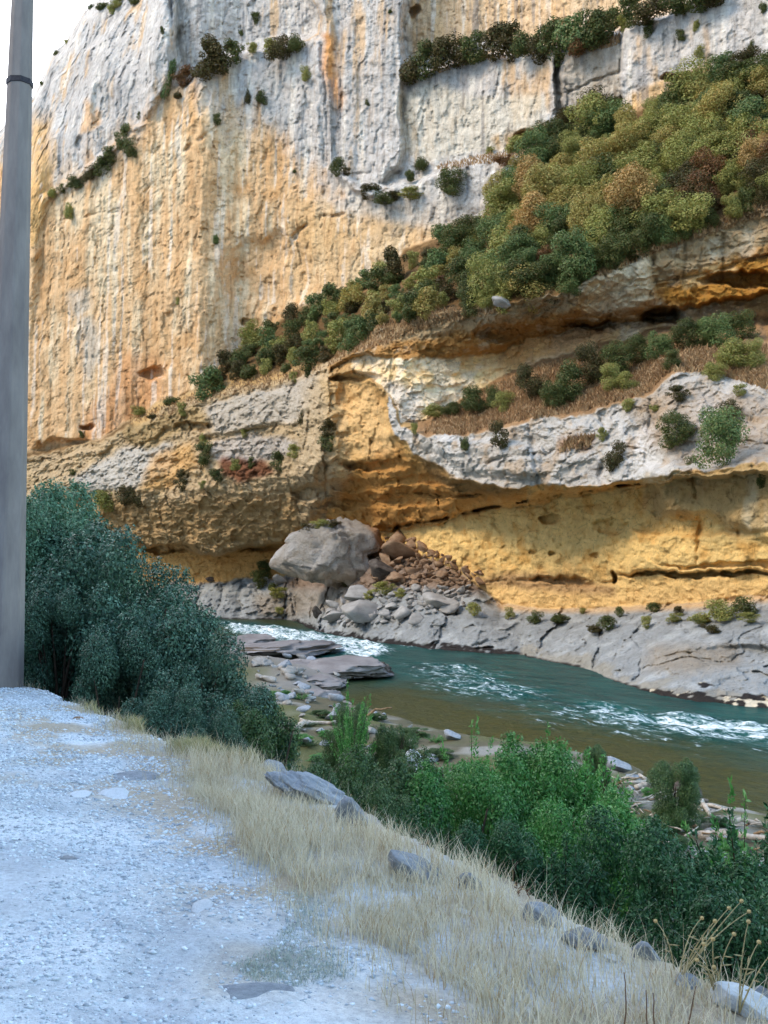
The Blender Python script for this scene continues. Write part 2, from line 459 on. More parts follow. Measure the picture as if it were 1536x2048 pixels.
# ---- cracks: polyline, width px, depth m
CRN = fbm(Q / 26 + 77, 3, 12)
def crack(pts, w, dp, wob=1.0):
    global D
    X, Y = PX + 0.5 * WX * wob, PY + 0.5 * WY * wob
    best = np.full(X.shape, 1e9)
    for (x1, y1), (x2, y2) in zip(pts[:-1], pts[1:]):
        dx, dy = x2 - x1, y2 - y1
        t = np.clip(((X - x1) * dx + (Y - y1) * dy) / (dx * dx + dy * dy + 1e-9), 0, 1)
        best = np.minimum(best, (X - x1 - t * dx) ** 2 + (Y - y1 - t * dy) ** 2)
    br = smooth(-.35, .25, CRN)
    D += .62 * dp * (.12 + .88 * br) * np.exp(-best / (.62 * w * w * (.5 + br)))
CRACKS = [([(342, -20), (347, 40), (355, 70), (350, 120), (358, 165)], 4, 2.5), ([(640, 90), (652, 180), (655, 250), (655, 330)], 4, 1.6), ([(806, -60), (806, 60), (804, 150)], 5, 3),
          ([(520, 185), (516, 250)], 3, 1.2), ([(440, 250), (385, 290), (340, 330), (290, 382)], 4, 1.8), ([(690, 425), (640, 432), (595, 460), (575, 500), (582, 530)], 4, 1.6),
          ([(272, 270), (275, 330)], 3, .7), ([(283, 400), (290, 520)], 3, .6), ([(800, 350), (740, 345), (700, 350)], 3, 1), ([(805, 160), (808, 250), (806, 330)], 4, 1.4), ([(858, 150), (860, 260)], 3, .9),
          ([(1114, 110), (1112, 200), (1100, 285)], 4, 1.5), ([(1240, 60), (1243, 150), (1240, 230)], 4, 2), ([(1120, 190), (1180, 165), (1240, 142)], 3, 1.2), ([(130, 440), (230, 420), (270, 425)], 3, 1),
          ([(200, 460), (205, 560), (190, 640)], 4, 1.2), ([(120, 480), (110, 560)], 4, 1), ([(640, 30), (620, 70), (600, 80)], 3, 1.4), ([(480, 55), (500, 90)], 3, 1),
          ([(1300, 85), (1310, 10)], 4, 1.3), ([(1365, 100), (1370, 30)], 4, 1.3), ([(1390, 1140), (1400, 1040), (1385, 960)], 5, 1.0), ([(1480, 1080), (1470, 950)], 5, .8), ([(1075, 975), (1070, 900), (1055, 850)], 5, 1.2),
          ([(930, 930), (925, 880)], 5, 1), ([(1200, 950), (1215, 860), (1185, 825)], 5, 1), ([(850, 905), (960, 925), (1080, 905), (1200, 895), (1290, 900)], 4, 1.2), ([(1290, 930), (1300, 800)], 4, .8),
          ([(1220, 630), (1215, 560), (1200, 540)], 4, 1.0), ([(1300, 590), (1310, 510)], 5, 1.4), ([(1365, 580), (1370, 490)], 5, 1), ([(1440, 570), (1450, 470)], 5, 1), ([(1300, 565), (1420, 545), (1536, 510)], 4, 1.4),
          ([(960, 1165), (1100, 1158), (1230, 1162), (1260, 1145), (1400, 1150), (1540, 1142)], 4, 1.0), ([(430, 870), (500, 862), (590, 850)], 3, 1.4), ([(420, 900), (500, 905)], 3, .8), ([(880, 140), (940, 125), (1100, 118)], 2, .6),
          ([(610, 930), (640, 960), (610, 1010)], 5, 1.2), ([(570, 960), (560, 1040)], 5, .9), ([(480, 1000), (470, 1060)], 6, .8), ([(330, 1000), (300, 1060)], 6, .8), ([(880, 1020), (1040, 1030), (1200, 1010)], 3, .5), ([(790, 1056), (830, 1050), (920, 1029), (1050, 1001), (1200, 977), (1290, 966)], 4, 4), ([(790, 1054), (860, 1042), (920, 1029), (1050, 1001), (1200, 977), (1290, 966)], 2.5, 4)]
for c in CRACKS:
    crack(*c)

# the wall turns away behind its skyline
topd = PY - sil[None, :]
D += np.where(PX < 345, 8 * smooth(40, 0, topd) ** 2 + 10 * smooth(220, 0, topd), 0)

SX_ = (-.527, .85)
# ---- rock relief in world space
P0 = at(PX, PY, D)
x, y, z = P0[..., 0], P0[..., 1], P0[..., 2]
def S(sx, sy, sz): return np.stack([x / sx, y / sy, z / sz], -1)
flute = fbm(S(3.4, 4, 40), 3, 20) * 1.2 + fbm(S(1.0, 1.3, 14), 3, 22) * 0.6
flute = flute - 0.6 * np.abs(fbm(S(2.0, 2.5, 22), 2, 24))
cv, cg = cells(S(4.5, 6, 14) + 0.35 * fbm(S(3, 3, 3), 2, 25)[..., None], 30)
cv2, cg2 = cells(S(1.6, 2.2, 1.5) + 0.3 * fbm(S(1.2, 1.2, 1.2), 2, 26)[..., None], 36)
cv3, cg3 = cells(S(.8, 1.0, .45) + 0.3 * fbm(S(.6, .6, .6), 2, 27)[..., None], 41)
rough = fbm(S(1.3, 1.3, 1.3), 4, 40, .62) * 1.25
bed = fbm(S(9, 9, 0.9), 3, 44)
pit = smooth(.28, .5, fbm(S(.9, .9, 1.3), 3, 55))
fa = facets(S(2.6, 3.2, 6.5) + 0.3 * fbm(S(2, 2, 4), 2, 125)[..., None], 230)
fb = facets(S(1.0, 1.2, 1.9) + 0.3 * fbm(S(.8, .8, 1), 2, 126)[..., None], 240)
fc = facets(S(1.9, 2.2, .95) + 0.3 * fbm(S(1.2, 1.2, .8), 2, 127)[..., None], 250)
fd = facets(S(.8, .9, .5) + 0.3 * fbm(S(.6, .6, .5), 2, 128)[..., None], 260)
rel_up = flute * 0.34 + fa * .24 + fb * 0.09 + fd * .04 + rough * 0.16 + pit * .22 + 1.2 * fbm(S(11, 13, 22), 2, 56)
rel_lo = bed * 0.4 + fc * 0.42 + fd * 0.16 + fa * .3 + rough * 0.28 + fbm(S(4, 4, 4), 2, 47) * 0.7 - .25 * smooth(.1, 0, cg2)
rel_wall = fbm(S(5, 5, 2.5), 3, 50) * 0.55 + rough * 0.3 + fd * 0.16 + fc * .18 + bed * 0.15
rib = fbm(np.stack([(x * SX_[0] + y * SX_[1] - 1.6 * z) / 3.2, (x + y) / 40, z * 0], -1), 3, 53)
sQ = x * SX_[0] + y * SX_[1]
cvS, cgS = cells(np.stack([(sQ - 1.5 * z) / 6.5, (x * .85 + y * .527) / 11, z * 0], -1) + .18 * fbm(S(4, 4, 4), 3, 54)[..., None], 270)
rel_shelf = .9 * cvS - 1.7 * np.sqrt(np.clip(cgS, 0, 1)) + 1.0 + .5 * np.abs(rib) * 1.4 - .5 + fbm(S(5, 5, 3), 3, 52) * 0.5 + rough * 0.3 + fd * 0.2 + fc * 0.5
rel_under = bed * 0.4 + fc * 0.3 + rough * 0.35 + fd * 0.12 + fa * .45
rel = upper * rel_up + (1 - upper) * rel_lo
for wgt, rr in ((slope, rough * 0.6), (lowwall, rel_wall), (shelfz, rel_shelf), (under, rel_under), (grassy, rough * 0.4)):
    rel = rel * (1 - wgt) + wgt * rr
rel = rel * np.clip(D / 110, 0.55, 1.4)
waterfade = smooth(2, 14, np.abs(PY - ci(C0, PX, 1)[...]))
D = D + rel * (0.35 + 0.65 * waterfade)

# right of the wall near the bank: deep water foot
P = at(PX, PY, D)
# a plateau behind the skyline so that the wall is no thin sheet
top = P[0].copy(); top[:, 1] += 60; top[:, 2] += 4
foot = P[-1].copy(); foot[:, 2] -= 6
P = np.concatenate([top[None], P, foot[None]], 0)

# ------------------------------------------------------------------ rock colours (sRGB)
def C(c): return s2l(c)[None, None, :]
warpn = fbm(np.stack([x / 2.2, y / 3, z / 14], -1), 4, 60)            # vertical streaks
iso = fbm(S(6, 6, 6), 4, 64)
isof = fbm(S(1.5, 1.5, 1.5), 4, 66)
col = np.zeros(PX.shape + (3,)) + C((186, 150, 100))
def lay(m, c, amt=1.0):
    global col
    m = np.clip(m * amt, 0, 1)[..., None]
    col = col * (1 - m) + C(c) * m
GREY, ORANGE, CREAM, PALE, YELL, DARKO = (192, 186, 178), (218, 180, 134), (230, 210, 174), (196, 194, 189), (230, 194, 126), (158, 98, 38)
# great wall: grey above, ochre below, streaked where they meet
edge_y = np.interp(PX, [-200, 60, 120, 200, 280, 330, 400, 450, 520, 580, 640, 700, 780, 850, 960, 1100, 1300, 1700], [330, 320, 360, 330, 270, 190, 190, 235, 250, 330, 380, 430, 430, 470, 480, 300, 240, 200])
up = upper * 1.0
lay(up, ORANGE)
g = smooth(-60, 60, edge_y - PY + 70 * warpn + 34 * isof)
lay(up * g, GREY)
lay(up * g * smooth(.1, .55, isof + 0.6 * warpn), PALE, .7)
lay(up * g * smooth(.15, .5, warpn - .25 * iso), (204, 168, 122), .75)
lay(up * (1 - g) * smooth(-.05, .35, warpn), CREAM, .75)
lay(up * (1 - g) * smooth(.15, .6, -warpn + .3 * isof), (208, 164, 114), .7)
lay(up * (1 - g) * smooth(.25, .5, iso), (198, 150, 96), .6)
lay(up * zone([(806, -200), (1700, -200), (1540, -60), (1400, 0), (1240, 55), (1110, 90), (960, 80), (820, 110)], 3), (222, 186, 138), .8)
lay(up * zone([(640, 60), (660, 60), (690, 200), (675, 230), (650, 150)], 3), (214, 150, 84), .8)
lay(up * zone([(165, 195), (205, 225), (205, 250), (160, 270)], 2), (220, 172, 116), .7)
lay(up * zone([(60, 230), (100, 240), (105, 330), (75, 480), (55, 500)], 4), (222, 176, 112), .8)
lay(up * zone([(800, 200), (860, 170), (960, 200), (1090, 190), (1090, 270), (980, 300), (850, 320), (810, 300)], 4), (206, 196, 174), .65)
lay(up * zone([(990, 270), (1090, 250), (1090, 290), (1000, 300)], 3), (206, 158, 88), .6)
lay(up * zone([(1114, 110), (1240, 60), (1240, 240), (1114, 280)], 2), (176, 164, 146), .8)
lay(up * zone([(1250, 190), (1420, 130), (1440, 160), (1250, 230)], 3), (220, 178, 120), .8)
lay(up * zone([(580, 400), (800, 400), (960, 400), (950, 470), (780, 530), (640, 590), (590, 600), (570, 500)], 5), (212, 180, 134), .55)
lay(up * zone([(590, 440), (660, 420), (690, 480), (620, 520)], 5), (206, 168, 116), .5)
lay(up * zone([(660, 390), (1000, 340), (1000, 420), (860, 450), (680, 420)], 5), (196, 192, 184), .7)
lay(up * zone([(160, 640), (185, 640), (200, 700), (180, 770), (165, 740)], 3), (196, 186, 168), .8)
lay(up * zone([(130, 580), (175, 575), (180, 620), (140, 640)], 3), (196, 184, 164), .7)
lay(up * zone([(250, 700), (320, 720), (330, 790), (250, 860), (160, 900), (170, 830), (220, 780)], 8), (196, 124, 66), .5)
thin = fbm(S(.8, 1.1, 15), 3, 68) + .4 * fbm(S(3, 4, 20), 2, 69)                # seepage stains down the face
lay(up * g * smooth(.22, .5, thin), (132, 129, 126), .6)
lay(up * (1 - g) * smooth(.22, .5, thin), (192, 150, 104), .55)
lay(up * smooth(.25, .55, -thin), (236, 228, 212), .5)
# slope under the shrubs, ledges with dry grass
lay(slope, (104, 80, 50))
lay(slope * smooth(.1, .5, isof), (142, 112, 74), .8)
lay(zone([(400, 775), (440, 765), (520, 745), (640, 725), (640, 745), (520, 780), (400, 812), (270, 852), (255, 838), (330, 800)], 2), (190, 156, 104))
lay(zone([(640, 745), (700, 690), (760, 652), (880, 622), (1000, 606), (1000, 622), (880, 650), (770, 690), (700, 712)], 3), (168, 136, 96), .85)
# second lip
lip = smooth(-3, 3, GY - ys[2]) * smooth(4, -4, GY - ys[4]) * (GX > 640)
lay(lip, (168, 146, 112))
lay(lip * smooth(-8, 10, GY - (ys[2] + ys[3]) / 2 + 14 * isof), (170, 124, 66), .85)
lay(lip * smooth(.1, .45, isof), (204, 190, 164), .5)
lay(zone([(1190, 560), (1300, 500), (1310, 590), (1240, 625), (1170, 630)], 4) * lip, (212, 196, 166), .8)
lay(zone([(1300, 590), (1420, 540), (1536, 510), (1700, 490), (1700, 590), (1400, 620)], 3) * lip, (176, 124, 52), .8)
lay(zone([(1370, 545), (1470, 515), (1470, 550), (1370, 580)], 2) * lip, (224, 188, 132), .8)
# white wall
ww = smooth(-3, 3, GY - ys[4]) * smooth(3, -3, GY - ys[5]) * (GX > 700)
lay(ww, (240, 208, 156))
lay(ww * smooth(.0, .35, iso + .5 * isof + .1), (238, 224, 198), .75)
lay(ww * zone([(1000, 690), (1220, 640), (1220, 690), (1000, 740)], 5), (216, 164, 100), .7)
lay(ww * zone([(765, 760), (840, 790), (830, 870), (790, 840)], 3), (204, 196, 184), .8)
lay(zone([(1480, 630), (1560, 620), (1560, 670), (1500, 660)], 3), (206, 140, 84), .6)
# grass slope
lay(grassy, (150, 118, 84))
lay(grassy * smooth(.0, .5, isof), (176, 140, 100), .7)
# grey shelf
sh = smooth(-3, 3, GY - ys[6]) * smooth(3, -3, GY - ys[7]) * (GX > 770)
lay(sh, (184, 178, 168))
lay(sh * smooth(.05, .4, warpn), (206, 202, 195), .8)
lay(sh * smooth(.15, .5, isof - .3 * warpn), (176, 150, 118), .6)
lay(zone([(1240, 800), (1300, 770), (1420, 780), (1560, 800), (1560, 930), (1400, 930), (1300, 900)], 8) * sh, (150, 124, 92), .5)
lay(zone([(1120, 880), (1190, 870), (1180, 900), (1120, 905)], 4) * sh, (150, 112, 84), .7)
# alcove and ceiling
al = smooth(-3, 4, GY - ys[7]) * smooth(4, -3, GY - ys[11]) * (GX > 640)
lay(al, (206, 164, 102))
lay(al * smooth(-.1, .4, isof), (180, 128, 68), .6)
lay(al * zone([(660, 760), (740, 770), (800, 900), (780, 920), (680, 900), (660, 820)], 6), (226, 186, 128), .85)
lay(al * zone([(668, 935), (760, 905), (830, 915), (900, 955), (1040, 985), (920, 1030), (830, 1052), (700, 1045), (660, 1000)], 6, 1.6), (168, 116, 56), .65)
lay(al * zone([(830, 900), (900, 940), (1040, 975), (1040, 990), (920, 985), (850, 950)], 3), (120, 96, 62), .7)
# left terraces
lt = (1 - upper) * (1 - slope) * (1 - shelfz) * (GX < 655) * (GY < ys[10] + 4)
lay(lt, (184, 160, 124))
lay(lt * smooth(.0, .4, isof), (198, 172, 130), .7)
lay(zone([(410, 810), (520, 780), (630, 750), (650, 780), (640, 830), (560, 850), (430, 868)], 3), (178, 168, 152), .9)
lay(zone([(430, 880), (500, 870), (600, 880), (600, 900), (500, 930), (430, 920)], 3), (176, 168, 158), .85)
lay(zone([(140, 960), (250, 890), (340, 880), (345, 940), (280, 975), (180, 985)], 4), (186, 180, 168), .9)
lay(zone([(300, 900), (390, 880), (400, 930), (340, 975), (290, 985)], 4), (206, 160, 98), .75)
lay(zone([(440, 915), (530, 918), (550, 945), (480, 968), (440, 940)], 3), (112, 66, 44), .9)
lay(zone([(240, 870), (260, 845), (400, 810), (415, 850), (350, 870), (290, 895)], 3), (166, 140, 96), .8)
lay(zone([(150, 1010), (600, 990), (620, 1080), (340, 1115), (170, 1050)], 8) * lt, (182, 148, 100), .7)
lay(zone([(610, 780), (646, 742), (656, 760), (670, 806), (684, 870), (694, 950), (672, 1020), (600, 1040), (590, 900)], 6, 1.6), (186, 164, 130), .9)
lay(zone([(640, 760), (656, 765), (672, 820), (688, 900), (690, 960), (672, 960), (660, 860)], 5, 1.6), (214, 178, 122), .7)
# yellow wall
lay(lowwall, YELL)
lay(lowwall * smooth(.0, .5, isof), (206, 152, 78), .7)
lay(lowwall * smooth(1100, 1200, PY + 40 * iso), (224, 184, 122), .85)
lay(lowwall * (PX < 560), (206, 158, 96), .8)
tufa = zone([(1290, 955), (1340, 940), (1700, 900), (1700, 1090), (1540, 1060), (1480, 1080), (1400, 1020), (1300, 1030)], 6, 1.5)
lay(tufa * lowwall + tufa * (al > .5) * (GX > 1285), (178, 150, 104), .9)
lay(tufa * smooth(.0, .35, warpn) * (1 - shelfz), (214, 200, 168), .8)
lay(zone([(930, 1150), (1080, 1150), (1230, 1165), (1230, 1190), (1080, 1180), (960, 1175)], 4) * lowwall, (168, 134, 96), .8)
# talus and the river shelf
lay(shelfz, (142, 144, 142))
lay(shelfz * smooth(.05, .4, isof), (166, 168, 165), .7)
lay(shelfz * zone([(700, 1060), (800, 1070), (980, 1160), (960, 1190), (860, 1180), (760, 1180), (600, 1185), (560, 1165), (640, 1100)], 5), (132, 106, 82), .8)
lay(shelfz * zone([(500, 1190), (700, 1180), (720, 1200), (600, 1235), (520, 1232)], 5), (146, 130, 108), .6)
lay(shelfz * zone([(980, 1190), (1100, 1200), (1250, 1200), (1400, 1190), (1700, 1160), (1700, 1190), (1400, 1216), (1200, 1224), (1000, 1222)], 3), (206, 170, 122), .9)
hw = ci(C0, PX, 1) - PY
lay(shelfz * (PX > 1040) * smooth(30, 8, hw + 34 * isof + 14 * iso), (150, 140, 118), .5)
lay(shelfz * (PX > 1260) * zone([(1300, 1290), (1480, 1290), (1480, 1330), (1380, 1350), (1280, 1340)], 6), (138, 118, 88), .5)
band = np.interp(PX, [-200, 430, 600, 640, 1000, 1040, 1060, 1240, 1300, 1350, 1450, 1700], [3, 3, 4, 9, 8, 5, 2, 2, 5, 12, 22, 26])
wet = smooth(2, -4, hw - band * (1 + 1.6 * isof + 1.2 * fbm(S(.6, .6, .6), 2, 98)))
lay(wet, (34, 27, 24), .95)
lay(wet * (PX > 1300) * smooth(.22, .34, fbm(S(.8, .8, .8), 3, 91)), (210, 196, 170), .95)
# colour grain
grain = (1 + 0.16 * fbm(S(.7, .7, .7), 4, 95) + 0.10 * fbm(S(2.2, 2.2, 5), 3, 96))[..., None]
col = np.clip(col * grain, 0.004, 0.9)
# joints: dark narrow lines along the block edges
jn = smooth(.05, 0.0, cg2) * (cv2 > .2) * .35 * (1 - slope) * (1 - shelfz * .5)
col *= (1 - jn)[..., None]
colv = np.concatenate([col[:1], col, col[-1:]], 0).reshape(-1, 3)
upv = np.concatenate([upper[:1], upper, upper[-1:]], 0).reshape(-1)

m_cliff, nt, b = new_mat("limestone cliff")
va = nd(nt, "ShaderNodeVertexColor", layer_name="stone")
vu = nd(nt, "ShaderNodeVertexColor", layer_name="flutes")
iso_c, str_c = coord(nt), coord(nt, (1, 1, .16))
n1 = noise(nt, iso_c, 1.6, 8, .65)
n2 = noise(nt, str_c, 1.3, 6, .6, .3)
n3 = noise(nt, iso_c, 5.0, 4, .6)
c1 = mixc(nt, remap(nt, n1, .3, .7), va.outputs[0], (.5, .5, .5), 'MULTIPLY')
c1 = mixc(nt, mathn(nt, 'MULTIPLY', remap(nt, n1, .42, .68), .45), va.outputs[0], mixc(nt, 1.0, va.outputs[0], (.72, .67, .61), 'MULTIPLY'))
c2 = mixc(nt, mathn(nt, 'MULTIPLY', remap(nt, n2, .52, .72), vu.outputs[0]), c1, mixc(nt, 1.0, c1, (.66, .62, .58), 'MULTIPLY'))
n4 = noise(nt, coord(nt, (1, 1, .3)), 3.2, 5, .75, .2)
c3 = mixc(nt, remap(nt, n3, .6, .7, 0, .6), c2, mixc(nt, 1.0, c2, (.38, .34, .31), 'MULTIPLY'))
c3 = mixc(nt, remap(nt, n4, .59, .66, 0, .6), c3, mixc(nt, 1.0, c3, (.42, .37, .33), 'MULTIPLY'))
c3 = mixc(nt, remap(nt, n4, .42, .34, 0, .35), c3, mixc(nt, 1.0, c3, (1.3, 1.3, 1.3), 'MULTIPLY'))
nt.links.new(c3, b.inputs["Base Color"])
b.inputs["Roughness"].default_value = .95
b.inputs["Specular IOR Level"].default_value = .1
hh = mathn(nt, 'ADD', mathn(nt, 'MULTIPLY', n1, 1.0), mathn(nt, 'ADD', mathn(nt, 'MULTIPLY', n2, .6), mathn(nt, 'MULTIPLY', n3, .5)))
bump(nt, b, hh, .7, .3)
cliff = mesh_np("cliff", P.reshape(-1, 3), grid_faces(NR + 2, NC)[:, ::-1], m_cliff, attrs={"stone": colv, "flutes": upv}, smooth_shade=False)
tag(cliff, "tall ochre and grey limestone cliff with ledges above the river", "cliff", kind="structure")

def cliff_Y(px, py):
    """distance of the rock seen at a photo pixel"""
    j = int(np.clip(np.interp(px, px0, np.arange(NC)), 0, NC - 1))
    i = int(np.clip((py - sil[j]) / (bot[j] - sil[j]) * (NR - 1), 0, NR - 1))
    return float(D[i, j])

# ================================================================== NEAR GROUND, RIVER
NX = np.array((.85, .527)); NX /= np.hypot(*NX)         # towards the river
SX = np.array((-NX[1], NX[0]))                          # up the valley
def ns(X, Y): return X * NX[0] + Y * NX[1], X * SX[0] + Y * SX[1]
def shore(s): return np.interp(s, [-60, 0, 20, 27, 38, 47, 52, 57, 64, 70, 84, 100, 120, 160], [25.5, 25.5, 26.2, 27, 27.3, 28, 30, 34, 36.5, 35.5, 39.5, 43, 49, 58])
def edge_n(s): return np.interp(s, [-40, 0, 2, 4.5, 8, 11, 13, 16, 30, 200], [3.5, 3.5, 3.55, 3.8, 4.0, 3.7, 3.5, 3.3, 3.3, 3.3])
def ground(X, Y):
    n, s = ns(X, Y)
    A = lambda k: np.stack([X / k, Y / k, X * 0], -1)
    e = edge_n(s) + .22 * fbm(A(.8), 3, 101)
    z1 = -.07 * n + .016 * np.clip(s - 4, 0, 14) + .05 * fbm(A(1.6), 3, 103) + .018 * fbm(A(.25), 2, 105)
    bank = WATER + 1.0 + .5 * fbm(A(7), 3, 107) + .22 * fbm(A(1.5), 3, 109)
    sh = shore(s) + 1.2 * fbm(A(3), 3, 111)
    bank = bank - 2.2 * smooth(-5, 3, n - sh)
    t = np.clip((n - e) / 4.6, 0, 1)
    z2 = z1 + (bank - z1) * (t ** .75)
    z2 = z2 + (.25 * fbm(A(.9), 3, 113)) * smooth(0, .15, t) * smooth(1, .8, t)
    behind = smooth(-5, -7.5, n) * (3 + .8 * np.maximum(0, -n - 6))
    return np.where(n < e, z1, np.where(t < 1, z2, bank)) + behind
ang = np.concatenate([np.linspace(-180, -34, 60)[:-1], np.linspace(-34, 34, 430), np.linspace(34, 180, 60)[1:]])
rad = np.concatenate([[0.02], np.geomspace(.7, 60, 420), np.geomspace(62, 1500, 40)])
RR, AA = np.meshgrid(rad, np.radians(ang), indexing='ij')
GXX, GYY = RR * np.sin(AA), RR * np.cos(AA)
GZ = ground(GXX, GYY)
gn, gs = ns(GXX, GYY)
far = smooth(56, 75, gn)
GZ = np.where(far > 0, GZ * (1 - far) + (WATER - 3) * far, GZ)
V = np.stack([GXX, GYY, GZ], -1)
A3 = lambda k, sd, o=3: fbm(np.stack([GXX / k, GYY / k, GZ / k], -1), o, sd)
e = edge_n(gs)
gcol = np.zeros(V.shape) + C((200, 208, 214))
def gl(m, c, amt=1.0):
    global gcol
    m = np.clip(m * amt, 0, 1)[..., None]
    gcol = gcol * (1 - m) + C(c) * m
gl(smooth(.0, .5, A3(.5, 130)), (172, 180, 188), .6)
gl(smooth(.1, .5, A3(1.4, 131)), (220, 227, 232), .8)
gl(smooth(.1, .45, A3(.9, 132)), (164, 172, 178), .5)
band = smooth(-2.3, -1.3, gn - e + .6 * A3(1.0, 133))
gl(band * smooth(-.3, .2, A3(.5, 134)), (172, 152, 118), .75)
dirt = smooth(-.1, .3, gn - e)
gl(dirt, (112, 102, 88))
gl(dirt * smooth(0, .4, A3(.9, 136)), (84, 86, 58), .7)
bk = smooth(4.2, 5.2, gn - e)
gl(bk, (96, 92, 74))
gl(bk * smooth(.05, .4, A3(1.6, 137)), (150, 148, 140), .8)
gl(bk * smooth(.1, .4, A3(2.6, 138) + .2), (92, 96, 58), .75)
sh = shore(gs)
spit = bk * smooth(46, 52, gs) * smooth(-9, -4, gn - sh)
gl(spit, (136, 132, 126), .9)
gl(smooth(-.5, 1.2, gn - sh), (96, 78, 44), .95)
m_ground, nt, b = new_mat("gravel and bank soil")
va = nd(nt, "ShaderNodeVertexColor", layer_name="soil")
g0 = coord(nt)
n1 = noise(nt, g0, 26, 5, .7); n2 = noise(nt, g0, 95, 3, .7); n3 = noise(nt, g0, 4, 5, .6)
c = mixc(nt, remap(nt, n1, .4, .62, 0, .55), va.outputs[0], mixc(nt, 1.0, va.outputs[0], (.55, .55, .57), 'MULTIPLY'))
c = mixc(nt, remap(nt, n2, .56, .68, 0, .6), c, mixc(nt, 1.0, c, (.4, .4, .42), 'MULTIPLY'))
c = mixc(nt, remap(nt, n3, .35, .7, .0, .35), c, mixc(nt, 1.0, c, (1.25, 1.25, 1.25), 'MULTIPLY'))
nt.links.new(c, b.inputs["Base Color"])
b.inputs["Roughness"].default_value = .95
b.inputs["Specular IOR Level"].default_value = .1
bump(nt, b, mathn(nt, 'ADD', n1, mathn(nt, 'MULTIPLY', n2, .5)), .8, .03)
ground_o = mesh_np("ground", V.reshape(-1, 3), grid_faces(len(rad), len(ang)), m_ground, attrs={"soil": gcol.reshape(-1, 3)})
tag(ground_o, "pale gravel road shoulder falling away to the river bank", "ground", kind="structure")
def gz(X, Y): return float(ground(np.array([float(X)]), np.array([float(Y)]))[0])

# unseen rock wall, added behind the viewer to shade the near bank
def near_wall():
    s = np.linspace(-90, 190, 90); h = np.linspace(0, 1, 26)
    Sg, Hg = np.meshgrid(s, h, indexing='ij')
    zz = -1 + Hg * (27 + 3 * np.sin(Sg / 17))
    nn = -11 - Hg * 9 + 2.2 * fbm(np.stack([Sg / 9, Hg * 4, Sg * 0], -1), 4, 150)
    X = nn * NX[0] + Sg * SX[0]; Y = nn * NX[1] + Sg * SX[1]
    return np.stack([X, Y, zz], -1), (90, 26)
Vn, (a_, b_) = near_wall()
m_near, nt, b = new_mat("grey limestone")
nn_ = noise(nt, coord(nt), .5, 6, .6)
nt.links.new(mixc(nt, remap(nt, nn_, .35, .65), s2l((190, 176, 150)), s2l((168, 160, 150))), b.inputs["Base Color"])
b.inputs["Roughness"].default_value = .95
nw = mesh_np("shade_wall", Vn.reshape(-1, 3), grid_faces(a_, b_), m_near)
tag(nw, "grey rock wall added unseen behind the road to shade the near bank", "shade_wall", kind="structure")

# ---- river: local x runs downstream
ang_r = math.atan2(-SX[1], -SX[0])
xs = np.arange(-150, 30.01, .24); yn = np.arange(20, 66.01, .24)
XS, YN = np.meshgrid(xs, yn, indexing='ij')           # XS = -s, YN = n
ss = -XS
wX = YN * NX[0] + ss * SX[0]; wY = YN * NX[1] + ss * SX[1]
def to_px(X, Y, Z):
    cy_, sy_ = math.cos(PITCH), math.sin(PITCH)
    dz = Z - EYE
    d = Y * cy_ + dz * sy_
    d = np.maximum(d, .5)
    return 768 + F * X / d, 1024 - F * (dz * cy_ - Y * sy_) / d
rpx, rpy = to_px(wX, wY, WATER + 0 * wX)
RQ = np.stack([XS / 2.4, YN / .8, XS * 0], -1)
fl = fbm(RQ, 4, 160)
def rzone(poly, soft):
    return blur(inpoly(rpx + 14 * fl, rpy + 5 * fl, poly).astype(float), soft)
foam = .95 * rzone([(470, 1250), (560, 1258), (640, 1268), (740, 1284), (790, 1300), (770, 1318), (700, 1312), (620, 1300), (560, 1285), (470, 1270)], 3)
foam += .5 * rzone([(420, 1242), (520, 1250), (600, 1270), (560, 1276), (440, 1262)], 3)
foam += .42 * rzone([(820, 1325), (960, 1330), (1000, 1360), (960, 1395), (850, 1380)], 6)
foam += .5 * rzone([(960, 1368), (1060, 1372), (1110, 1395), (1010, 1400)], 5)
foam += .5 * rzone([(1130, 1405), (1240, 1412), (1330, 1430), (1560, 1458), (1700, 1480), (1700, 1510), (1500, 1480), (1330, 1462), (1150, 1432)], 5)
foam += .28 * rzone([(1310, 1432), (1420, 1443), (1560, 1462), (1560, 1482), (1400, 1462), (1310, 1448)], 4)
foam += .35 * rzone([(1000, 1400), (1200, 1440), (1540, 1490), (1600, 1530), (1300, 1480), (1050, 1440)], 8)
foam += .5 * rzone([(800, 1284), (900, 1294), (890, 1300), (800, 1296)], 2)
foam += .2 * rzone([(760, 1300), (1000, 1330), (1300, 1420), (1700, 1480), (1700, 1550), (1300, 1480), (900, 1400)], 20)
foam = np.clip(foam, 0, 1)
shal = smooth(9.5, 1.5, YN - shore(ss) + 2.2 * fl) * smooth(58, 48, ss) 
shal = np.maximum(shal, .7 * smooth(3.0, .5, YN - shore(ss)))
shal = np.maximum(shal, .8 * rzone([(560, 1230), (640, 1262), (560, 1250), (440, 1238)], 4))
chop = fbm(np.stack([XS / 2.2, YN / 1.1, XS * 0], -1), 3, 170) * .07 + fbm(np.stack([XS / .8, YN / .5, XS * 0], -1), 2, 173) * .035
hz = chop * (.35 + .9 * np.minimum(1, foam * 2)) + foam * (.18 + .55 * fl) 
m_water, nt, b = new_mat("river water")
vf = nd(nt, "ShaderNodeVertexColor", layer_name="foam")
vs = nd(nt, "ShaderNodeVertexColor", layer_name="shallow")
st = coord(nt, (.45, 1.3, 1)); iso_c = coord(nt)
